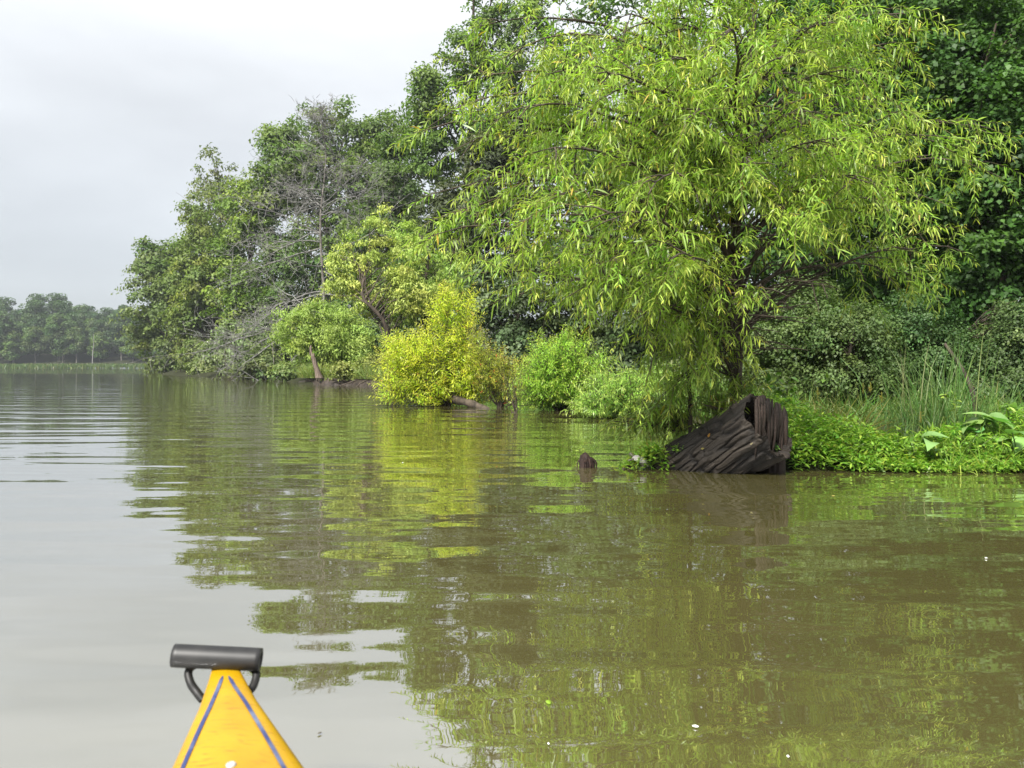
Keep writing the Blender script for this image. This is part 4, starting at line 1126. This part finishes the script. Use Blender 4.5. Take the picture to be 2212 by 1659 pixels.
for s1 in (-1, 1):
    for s2 in (-1, 1):
        p = np.array([(s1 * .03, s2 * .03, 0), (s1 * .045, s2 * .042, -.004), (s1 * .054, s2 * .05, -.014), (s1 * .062, s2 * .054, -.018)])
        tvv, tqq = tubes(p, np.array([.011, .010, .008, .006]), 8)
        obj('leg', mesh('leg', tv_(tvv), tqq, M_SKIN, smooth=True), TU)
tvv, tqq = tubes(np.array([(-.05, 0, .002), (-.066, .002, -.002), (-.08, .006, -.006)]), np.array([.006, .004, .0015]), 6)
obj('tail', mesh('tail', tv_(tvv), tqq, M_SKIN, smooth=True), TU)

# ------------------------------------------------------------------ the big willow
def big_willow():
    rng = np.random.default_rng(200)
    D0 = 5.95
    base = P(1588, 905, D0); base[2] = .1
    root = thing('willow_tree', 'large bright green willow with long drooping leaves behind the stump', 'tree', base)
    tp = spline([base - [0, 0, .15], P(1590, 800, D0), P(1598, 660, D0), P(1590, 540, D0), P(1588, 420, D0), P(1602, 260, D0 + .05), P(1625, 90, D0 + .1), P(1640, -120, D0 + .1), P(1660, -330, D0)], 40)
    tr = np.interp(np.linspace(0, 1, 40), [0, .1, .45, .75, 1], [.066, .052, .032, .020, .008])
    tr = tr * (1 + .12 * (vnoise(np.arange(40) * .9, 0) - .5))
    obj('trunk', mesh('trunk', *tubes(tp, tr, 12), M_BARK, smooth=True), root)
    # limbs: tips given as places in the crown's outline, then more filling its volume
    tips = [(925, 275, 5.6), (930, 510, 5.3), (1030, 590, 5.2), (1110, 640, 5.6), (2165, 385, 6.0), (2145, 290, 6.2), (2085, 545, 6.0), (1985, 140, 6.0), (1945, 40, 5.8),
            (1975, 610, 6.3), (1020, 60, 5.8), (1060, -60, 5.9), (1230, 640, 4.9), (1370, 690, 4.9), (1010, 400, 5.4), (1260, 480, 4.3), (1400, 420, 4.2), (1150, 330, 4.6), (1300, 180, 4.3), (1450, 560, 4.3),
            (1500, 250, 4.2), (1620, 350, 4.3), (1750, 480, 4.6), (1830, 300, 4.7), (1700, 120, 4.4), (1900, 430, 5.0), (1800, 620, 5.2), (1880, 570, 6.4), (1640, 620, 4.8), (1560, 80, 4.4), (1330, 40, 4.6), (1180, 160, 5.0), (1120, 480, 4.9), (2040, 440, 5.4), (2060, 330, 5.6), (1980, 240, 5.3), (1870, 150, 5.2), (1000, 180, 5.7), (1060, 270, 5.3), (970, 330, 5.8), (1010, 470, 5.6), (1080, 540, 5.3), (1180, 580, 5.1), (1100, 400, 5.2), (1290, 590, 4.7), (1080, 130, 5.4), (1190, 430, 4.6), (960, 480, 5.5), (905, 285, 5.7), (905, 525, 5.5), (930, 420, 5.7),
            (1400, 760, 5.3), (1480, 690, 5.2), (1540, 770, 5.5), (1650, 730, 5.6), (1710, 650, 5.5), (1350, 650, 5.0), (1590, 660, 5.2), (1450, 820, 5.6), (1530, 620, 4.8), (1420, 600, 4.7), (1760, 600, 6.1)]
    n_fill = 52
    dv = rdir(n_fill, rng)
    c0 = P(1560, 260, D0); rr = np.array([1.75, 1.7, 1.35])
    fill = c0 + dv * rr * rng.uniform(.55, 1.0, (n_fill, 1))
    fill = fill[fill[:, 1] < 7.0]; n_fill = len(fill)
    tips = np.vstack([[P(*t) for t in tips], fill])
    n1 = len(tips)
    zt = np.clip(tips[:, 2] - rng.uniform(.15, .7, n1), .62, 4.2)
    st = np.stack([np.interp(zt, tp[:, 2], tp[:, k]) for k in range(3)], 1)
    f = np.linspace(0, 1, 12)[None, :, None]
    dist = np.linalg.norm(tips - st, axis=1)[:, None, None]
    p1 = st[:, None] * (1 - f) + tips[:, None] * f
    p1[..., 2] += (np.sin(f[..., 0] * np.pi) ** .8) * dist[..., 0] * .16
    p1 += np.cumsum(rng.normal(size=p1.shape), 1) * .010 * dist * (f * (1 - f) * 4)
    r1 = (.007 + .005 * dist[..., 0]) * np.linspace(1, .18, 12)[None]
    for k in range(n1):
        obj('limb', mesh('limb', *tubes(p1[k], r1[k], 6), M_BARK, smooth=True), root)
    # side branches
    nb = 9
    i = np.repeat(np.arange(n1), nb)
    a = np.tile(np.linspace(3, 10.9, nb), n1).astype(int)
    s2 = p1[i, a]; t2 = nrm(p1[i, a] - p1[i, a - 1])
    d2 = nrm(t2 * .7 + rdir(len(i), rng) * np.array([1, 1, .5]) * .85)
    L2 = rng.uniform(.22, .5, len(i)) * (1.15 - a / 16)
    p2 = np.zeros((len(i), 6, 3)); p2[:, 0] = s2
    for k in range(1, 6):
        dd = nrm(d2 + np.array([0, 0, -.12]) * k / 2 + rng.normal(size=d2.shape) * .1)
        p2[:, k] = p2[:, k - 1] + dd * (L2 / 5)[:, None]
    obj('side_branches', mesh('side_branches', *tubes(p2, np.linspace(.006, .0025, 6)[None].repeat(len(i), 0), 4), M_BARK, smooth=True), root)
    # leafy shoots at the limb ends, branch ends and along the branches
    ss, dd = [p1[:, -1] - nrm(p1[:, -1] - p1[:, -2]) * .08, p2[:, -1]], [nrm(p1[:, -1] - p1[:, -2]), nrm(p2[:, -1] - p2[:, -2])]
    for k in (1, 2, 3):
        ss.append(p2[:, k]); dd.append(nrm(nrm(p2[:, k] - p2[:, k - 1]) * .6 + rdir(len(i), rng) * .8))
    ts = rng.integers(4, 24, 70)                              # sprouts straight off the trunk
    ss.append(tp[ts]); dd.append(nrm(rdir(70, rng) * np.array([1, 1, .3]) + np.array([0, -.3, .25])))
    ss = np.vstack(ss); dd = np.vstack(dd)
    # keep clear of the trunk window low down, so the trunk stays visible
    keep = ss[:, 2] > .42
    keep &= (vnoise(ss[:, 0] * 1.7 + 3, ss[:, 1] * 1.7, ss[:, 2] * 2.1) > .36) | (np.arange(len(ss)) < n1)     # gaps between the sprays
    spx = CX + F22 * ss[:, 0] / ss[:, 1]; spy = HY - F22 * (ss[:, 2] - CAM_H) / ss[:, 1]
    keep &= ~((spx > 1600) & (spy > 600) & (rng.random(len(ss)) < .75))               # open under the right side
    keep &= ~((np.abs(spx - 1595) < 70) & (spy > 460) & (ss[:, 1] < 6.0) & (rng.random(len(ss)) < .55))   # trunk shows through
    keep &= (ss[:, 1] < 6.6) | (rng.random(len(ss)) < .45)
    ss, dd = ss[keep], dd[keep]
    n = len(ss)
    Ls = rng.uniform(.18, .42, n)
    pth, v_, q_, c_, kk = shoot_leaves(ss, dd, Ls, rng.uniform(.0, 1.25, n), 20, .102, .0108, 3, rng, (.24, .36, .05), (.47, .55, .09), 1.15, 1.05, oldcol=(.42, .30, .04), pold=.006)
    v_[:, 2] = np.maximum(v_[:, 2], .03)
    obj('twigs', mesh('twigs', *tubes(pth, np.linspace(.0024, .001, 6)[None].repeat(n, 0), 3), M_GREENTWIG, smooth=True), root)
    # the 300 nearest leaves in view as leaves of their own, the rest one mass
    nl = len(v_) // kk
    V = v_.reshape(nl, kk, 3); Cc = c_.reshape(nl, kk, 3)
    m = V.mean(1)
    px = CX + F22 * m[:, 0] / m[:, 1]; py = HY - F22 * (m[:, 2] - CAM_H) / m[:, 1]
    size = np.linalg.norm(V[:, -1] - V[:, 0], axis=1) / m[:, 1]
    size[(px < 20) | (px > 2190) | (py < 20)] = 0
    pick = np.argsort(-size)[:300]
    rest = np.ones(nl, bool); rest[pick] = False
    qq = q_.reshape(nl, -1, 4)[0] - q_.reshape(nl, -1, 4)[0].min()
    for k in pick:
        o = V[k, 0].copy()
        me = mesh('leaf', V[k] - o, qq, M_WILLOW, Cc[k], True)
        obj('leaf', me, root, o - base)
    nr_ = rest.sum()
    q2 = (qq[None] + (np.arange(nr_) * kk)[:, None, None]).reshape(-1, 4)
    cr = obj('crown', mesh('crown', V[rest].reshape(-1, 3), q2, M_WILLOW, Cc[rest].reshape(-1, 3), True), root)
    cr['kind'] = 'stuff'
    return root
M_GREENTWIG = noisy_material('green_twig', (.07, .06, .025), (.14, .12, .04), 20, .6)
big_willow()

# thin second stem with few leaves, left of the trunk
b = P(1492, 930, 5.75); b[2] = .05
root = thing('willow_sapling', 'slender reddish willow stem rising from the stump left of the main trunk', 'sapling', b)
tp = spline([b, P(1490, 860, 5.75), P(1484, 780, 5.75), P(1474, 715, 5.72), P(1465, 660, 5.7), P(1450, 560, 5.65)], 20)
obj('stem', mesh('stem', *tubes(tp, np.linspace(.017, .008, 20), 8), M_BARK, smooth=True), root)
rng = np.random.default_rng(210)
n = 60
k = rng.integers(1, 19, n); st = tp[k]
d = rdir(n, rng) * np.array([1, 1, .4]); d = nrm(d + [0, 0, .1])
pth, v_, q_, c_, kk_ = shoot_leaves(st, d, rng.uniform(.15, .4, n), rng.uniform(.5, 1.4, n), 13, .10, .012, 4, rng, (.16, .25, .035), (.28, .33, .05), 1.4, 1.0)
obj('twigs', mesh('twigs', *tubes(pth, np.linspace(.0025, .001, 6)[None].repeat(n, 0), 3), M_GREENTWIG, smooth=True), root)
obj('crown', mesh('crown', v_, q_, M_WILLOW, c_, True), root)
# suckers round the foot of the willow, and the trailing sprays over the water
for lab, bx, by, D, sp, ns, sd_, up_ in [
    ('cluster of willow suckers at the foot of the main trunk', 1560, 900, 5.8, [(1560, 840, 50, 60), (1600, 800, 40, 60), (1530, 870, 40, 35)], 70, 211, .5),
    ('willow sprays drooping over the water left of the stump', 1470, 930, 5.85, [(1400, 900, 70, 35), (1440, 860, 60, 50), (1340, 905, 60, 25), (1470, 900, 40, 50)], 110, 212, .35),
    ('tuft of hanging willow leaves over the upper bark of the stump', 1570, 890, 5.5, [(1560, 885, 22, 12), (1590, 880, 16, 12)], 9, 213, .2)]:
    b = P(bx, by, D)
    shoot_bush('willow_sucker', lab, 'bush', b, crown_px(sp, D, .22), ns, 13, .10, .0115, (.18, .27, .035), (.32, .36, .06), sd_, (.18, .42), 1.0, 4, 14, up=up_, leaf_grav=1.3, stem_r=.006, oldcol=(.5, .28, .08), pold=.02)

# ------------------------------------------------------------------ kayak
def kayak():
    tipc = P(486, 1447, 1.165); aft = P(506, 1659, .925)
    ax2 = nrm((aft - tipc)[:2][None])[0]                     # pointing aft, on the water plane
    o = np.array([tipc[0], tipc[1], 0.0])
    root = thing('kayak', 'yellow kayak bow with blue deck lines and a black carry handle', 'kayak', o)
    fw = np.array([ax2[0], ax2[1], 0]); rt = np.array([-ax2[1], ax2[0], 0])
    if rt[0] < 0: rt = -rt                                   # towards the picture's right
    def W(s, l, z): return o + fw * s + rt * l + np.array([0, 0, z])
    ss_ = np.concatenate([np.linspace(0, .5, 26), np.linspace(.54, 3.3, 46)])
    hw = np.interp(ss_, [0, .03, .1, .28, .6, 1.1, 1.6, 2.2, 2.8, 3.2, 3.3], [.0190, .0235, .038, .089, .155, .235, .28, .27, .18, .05, .02])
    dz = np.interp(ss_, [0, .28, .7, 1.1, 2.0, 2.7, 3.3], [.300, .268, .25, .245, .235, .235, .27])
    kz = np.interp(ss_, [0, .06, .16, .35, .7, 2.6, 3.1, 3.3], [.20, .12, .05, .0, -.06, -.07, .0, .15])
    # deck section: facets at lateral fractions
    lat = np.array([-1, -.985, -.93, -.86, -.74, -.4, -.12, 0, .12, .4, .74, .86, .93, .985, 1])
    rise = np.array([-.30, -.20, -.13, -.085, -.05, -.012, .008, .012, .008, -.012, -.05, -.085, -.13, -.20, -.30])
    dv_ = np.array([[W(s, l * h, z + r * h * 1.15) for l, r in zip(lat, rise)] for s, h, z in zip(ss_, hw, dz)])
    I = np.arange(dv_.shape[0] * dv_.shape[1]).reshape(dv_.shape[:2])
    q = np.stack([I[:-1, :-1], I[:-1, 1:], I[1:, 1:], I[1:, :-1]], -1)
    sc = (ss_[:-1] + ss_[1:]) / 2; lc = (lat[:-1] + lat[1:]) / 2
    hc_ = (hw[:-1] + hw[1:]) / 2
    hole = ((sc[:, None] - 1.62) / .40) ** 2 + ((lc[None] * hc_[:, None]) / .20) ** 2 < 1
    q = q[~hole].reshape(-1, 4)
    obj('deck', mesh('deck', dv_.reshape(-1, 3), q, M_KAYAK, smooth=True), root)
    # hull below the seam
    cv = np.linspace(0, 1, 9)
    prof = np.array([(1.0, 0.0), (1.012, .08), (1.0, .3), (.95, .55), (.8, .8), (.5, .94), (.2, .99), (0, 1.0)])
    full = np.vstack([prof * [-1, 1], prof[::-1][1:]])
    hv_ = np.array([[W(s, l * h, (z - .30 * h * 1.15) * (1 - d) + k * d) for l, d in full] for s, h, z, k in zip(ss_, hw, dz, kz)])
    I = np.arange(hv_.shape[0] * hv_.shape[1]).reshape(hv_.shape[:2])
    q = np.stack([I[:-1, :-1], I[:-1, 1:], I[1:, 1:], I[1:, :-1]], -1).reshape(-1, 4)
    obj('hull', mesh('hull', hv_.reshape(-1, 3), q, M_KAYAK, smooth=True), root)
    # rounded bow cap closing the front
    ring = np.vstack([dv_[0], hv_[0][::-1][1:-1]])
    cap = np.vstack([ring, ring * .6 + ring.mean(0) * .4 - fw * .012, [ring.mean(0) - fw * .017]])
    n = len(ring); a = np.arange(n); b_ = (a + 1) % n
    obj('bow_cap', mesh('bow_cap', cap, np.stack([a, b_, n + b_, n + a], -1), M_KAYAK, smooth=True, tris=np.stack([n + a, n + b_, np.full(n, 2 * n)], -1)), root)
    # cockpit coaming and tub
    t = np.linspace(0, 2 * np.pi, 49)[:-1]
    def deckz(s, l):
        h = np.interp(s, ss_, hw); return np.interp(s, ss_, dz) + np.interp(l / h, lat, rise) * h * 1.15
    ring = np.array([W(1.62 + .46 * math.cos(a_), .235 * math.sin(a_), deckz(1.62 + .46 * math.cos(a_), min(.235, .9 * np.interp(1.62 + .46 * math.cos(a_), ss_, hw)) * math.sin(a_)) + .012) for a_ in t])
    rv, rq = tubes(np.vstack([ring, ring[:1], ring[1:2]]), np.full(50, .02), 8)
    obj('coaming', mesh('coaming', rv, rq, M_BLACK, smooth=True), root)
    tub = np.array([[W(1.62 + .45 * math.cos(a_) * k_, .225 * math.sin(a_) * k_, z_) for a_ in t] for k_, z_ in [(1, .22), (.98, .12), (.9, .0), (.6, -.03), (.02, -.035)]])
    I = np.arange(tub.shape[0] * 48).reshape(-1, 48)
    obj('cockpit_tub', mesh('cockpit_tub', tub.reshape(-1, 3), np.stack([I[:-1], np.roll(I[:-1], -1, 1), np.roll(I[1:], -1, 1), I[1:]], -1).reshape(-1, 4), M_BLACK, smooth=True), root)
    seat = np.array([[W(1.6 + i_ * .05, j_ * .045, .01 + .012 * (j_ / 4) ** 2 * 4 + max(0, i_ - 5) ** 2 * .03) for j_ in range(-4, 5)] for i_ in range(8)])
    I = np.arange(72).reshape(8, 9)
    obj('seat', mesh('seat', seat.reshape(-1, 3), np.stack([I[:-1, :-1], I[:-1, 1:], I[1:, 1:], I[1:, :-1]], -1).reshape(-1, 4), M_BLACK, smooth=True), root)
    # blue deck lines, from pixels on the deck surface
    cams = np.array([0, 0, CAM_H])
    def hit(px, py):
        d = P(px, py, 1.0) - cams
        lo_ = None
        for tt in np.linspace(.7, 1.3, 1200):
            p = cams + d * tt
            rel = p - o; s = rel @ fw; l = rel @ rt
            if 0 <= s <= 1.0 and p[2] <= deckz(s, l): return s, l
        return None
    for xs in ([(481, 1462), (470, 1490), (455, 1525), (433, 1572), (415, 1612), (395, 1658)], [(494, 1462), (508, 1486), (530, 1518), (560, 1568), (586, 1612), (612, 1658)]):
        sl = np.array([hit(*p) for p in xs])
        d_ = sl[-1] - sl[-3]
        sl = np.vstack([sl, sl[-1] + d_ * np.arange(1, 5)[:, None] * .8])
        c = spline(np.column_stack([sl, np.zeros(len(sl))]), 60)[:, :2]
        tn = nrm(np.gradient(c, axis=0)); nn = np.stack([-tn[:, 1], tn[:, 0]], 1)
        wd = .0028 * np.interp(np.arange(60), [0, 2, 12, 59], [.3, .9, 1, .95])[:, None]
        v4 = np.array([[W(*p, deckz(*p) + .0012) for p in (c_ - n_ * w_, c_, c_ + n_ * w_)] for c_, n_, w_ in zip(c, nn, wd)])
        I = np.arange(180).reshape(60, 3)
        obj('deck_line', mesh('deck_line', v4.reshape(-1, 3), np.stack([I[:-1, :-1], I[:-1, 1:], I[1:, 1:], I[1:, :-1]], -1).reshape(-1, 4), M_BLUE, smooth=True), root)
    # screw head
    s, l = hit(499, 1653)
    tq_ = np.linspace(0, 2 * np.pi, 17)[:-1]
    sv = np.array([[W(s + r_ * math.cos(a_), l + r_ * math.sin(a_), deckz(s, l) + z_) for a_ in tq_] for r_, z_ in [(.0062, -.001), (.0062, .0008), (.005, .0022), (.0026, .003), (.0022, .002), (.0002, .002)]])
    I = np.arange(96).reshape(6, 16)
    obj('deck_screw', mesh('deck_screw', sv.reshape(-1, 3), np.stack([I[:-1], np.roll(I[:-1], -1, 1), np.roll(I[1:], -1, 1), I[1:]], -1).reshape(-1, 4), M_STEEL, smooth=True), root)
    # carry handle: hollow grip and cord loop
    gl_, gr_ = P(374, 1416, 1.15), P(564, 1425, 1.165)
    gx = nrm(gr_ - gl_)
    prof = [(0, .011), (0, .0155), (.003, .0165), (.06, .0167), (.94, .0167), (.997, .0165), (1, .0155), (1, .011)]
    ln_ = np.linalg.norm(gr_ - gl_)
    e1 = nrm(np.cross(gx, [0, 0, 1.])); e2 = np.cross(gx, e1)
    tq_ = np.linspace(0, 2 * np.pi, 33)[:-1]
    prof = [(.06, .011)] + prof + [(.94, .011)]
    gv = np.array([[gl_ + gx * (a_ * ln_) + (e1 * math.cos(t_) + e2 * math.sin(t_)) * r_ for t_ in tq_] for a_, r_ in prof])
    I = np.arange(len(prof) * 32).reshape(-1, 32)
    h = obj('handle', mesh('handle', gv.reshape(-1, 3), np.stack([I[:-1], np.roll(I[:-1], -1, 1), np.roll(I[1:], -1, 1), I[1:]], -1).reshape(-1, 4), M_GRIP, smooth=True), root)
    for pts in ([(455, 1428, 1.16), (420, 1437, 1.16), (407, 1452, 1.155), (412, 1476, 1.145), (424, 1494, 1.135), (438, 1512, 1.13)],
                [(500, 1432, 1.168), (538, 1440, 1.168), (553, 1452, 1.165), (551, 1472, 1.155), (543, 1488, 1.145), (530, 1500, 1.14)]):
        cp = spline([P(*p) for p in pts], 26)
        c_o = obj('handle_cord', mesh('handle_cord', *tubes(cp, np.full(26, .0060), 10), M_BLACK, smooth=True), root)
    return root
def kayak_material():
    m, t, o = material('yellow_hull')
    n = t.nodes.new; l = t.links.new
    p = n('ShaderNodeBsdfPrincipled'); p.inputs['Roughness'].default_value = .34; p.inputs['Specular IOR Level'].default_value = .4
    tcn = n('ShaderNodeTexCoord')
    n1 = n('ShaderNodeTexNoise'); n1.inputs['Scale'].default_value = 14; n1.inputs['Detail'].default_value = 6
    l(tcn.outputs['Object'], n1.inputs['Vector'])
    mp_ = n('ShaderNodeMapping'); mp_.inputs['Scale'].default_value = (30, 160, 60); mp_.inputs['Rotation'].default_value = (0, 0, .5); l(tcn.outputs['Object'], mp_.inputs[0])
    n2 = n('ShaderNodeTexNoise'); n2.inputs['Scale'].default_value = 1.5; n2.inputs['Detail'].default_value = 4; l(mp_.outputs[0], n2.inputs['Vector'])
    r1_ = n('ShaderNodeValToRGB'); r1_.color_ramp.elements[0].color = (.27, .145, .002, 1); r1_.color_ramp.elements[1].color = (.35, .207, .004, 1)
    r1_.color_ramp.elements[0].position = .3; r1_.color_ramp.elements[1].position = .7
    l(n1.outputs['Fac'], r1_.inputs['Fac'])
    r2_ = n('ShaderNodeMapRange'); r2_.inputs['From Min'].default_value = .58; r2_.inputs['From Max'].default_value = .80; l(n2.outputs['Fac'], r2_.inputs['Value'])
    mc = n('ShaderNodeMix'); mc.data_type = 'RGBA'; mc.inputs['B'].default_value = (.13, .065, .01, 1)
    l(r2_.outputs[0], mc.inputs['Factor']); l(r1_.outputs[0], mc.inputs['A']); l(mc.outputs['Result'], p.inputs['Base Color'])
    b = n('ShaderNodeBump'); b.inputs['Distance'].default_value = .0006; l(n2.outputs['Fac'], b.inputs['Height']); l(b.outputs[0], p.inputs['Normal'])
    l(p.outputs[0], o.inputs['Surface'])
    return m
M_KAYAK = kayak_material()
M_BLACK = noisy_material('black_rubber', (.006, .006, .006), (.014, .013, .012), 40, .5, 0)
M_GRIP = noisy_material('black_grip', (.005, .005, .005), (.011, .0105, .0105), 50, .5, 0, spec=.5)
M_BLUE = noisy_material('blue_line', (.025, .035, .105), (.10, .12, .18), 22, .5, 0, lo=.45, hi=.7)
M_STEEL = noisy_material('steel', (.28, .28, .27), (.36, .36, .35), 20, .3, 0, spec=1.0)
kayak()

# ------------------------------------------------------------------ bits floating on the water
M_PETAL = noisy_material('petal', (.75, .75, .72), (.82, .82, .8), 20, .5)
for px, py, r_, col, lab in [(a_, b_, c_ * .58, d_, e_) for a_, b_, c_, d_, e_ in [
    (1185, 1520, .012, (.22, .36, .03), 'small green leaf floating in the open water below the stump'), (1502, 1572, .008, None, 'white oval petal floating near the bottom of the picture'),
    (2130, 1207, .006, None, 'tiny white fleck floating at right below the spit'), (1800, 1072, .012, (.4, .33, .1), 'yellow leaf fragment floating before the spit'),
    (1702, 1637, .005, None, 'tiny white fleck floating at the bottom edge'), (690, 1587, .006, (.10, .09, .07), 'small dark speck floating right of the kayak bow'),
    (870, 1000, .012, None, 'white fleck floating on the reflection of the yellow bush'), (808, 914, .03, (.35, .25, .06), 'ochre leaf floating left of the yellow bush'), (1185, 1610, .004, None, 'tiny white fleck floating below the green leaf')]]:
    D = CAM_H * F22 / (py - HY)
    c = P(px, py, D)
    t = np.linspace(0, 2 * np.pi, 13)[:-1]
    ang = px * .37
    e = np.stack([np.cos(t) * r_ * 1.5, np.sin(t) * r_ * .8 * (1 - .3 * np.cos(t)), 0 * t], 1)
    e = np.stack([e[:, 0] * math.cos(ang) - e[:, 1] * math.sin(ang), e[:, 0] * math.sin(ang) + e[:, 1] * math.cos(ang), .0035 + .05 * r_ * np.cos(2 * t)], 1)
    vv = np.vstack([c + e, c + e * .5 + [0, 0, .003], [c + [0, 0, .006]]]); vv[:, 2] -= c[2]
    n = 12; a = np.arange(n); b_ = (a + 1) % n
    me = mesh('floating_bit', vv, np.stack([a, b_, n + b_, n + a], -1), M_PETAL if col is None else M_BROAD, None if col is None else np.broadcast_to(np.array(col), vv.shape), True, np.stack([n + a, n + b_, np.full(n, 24)], -1))
    tag(obj('floating_leaf' if col else 'floating_petal', me), lab, 'leaf' if col else 'petal')

# ------------------------------------------------------------------ morning haze
HZ = [(-420, -70, -1.6), (420, -70, -1.6), (420, 380, -1.6), (-420, 380, -1.6), (-420, -70, 62), (420, -70, 62), (420, 380, 62), (-420, 380, 62)]
m, t, o = material('haze')
pv = t.nodes.new('ShaderNodeVolumePrincipled')
pv.inputs['Color'].default_value = (.86, .92, 1.0, 1)
pv.inputs['Density'].default_value = .00036
pv.inputs['Anisotropy'].default_value = .2
t.links.new(pv.outputs[0], o.inputs['Volume'])
tag(obj('haze', mesh('haze', HZ, [(0, 3, 2, 1), (4, 5, 6, 7), (0, 1, 5, 4), (1, 2, 6, 5), (2, 3, 7, 6), (3, 0, 4, 7)], m)), 'thin morning haze over the lake', 'haze', kind='stuff')
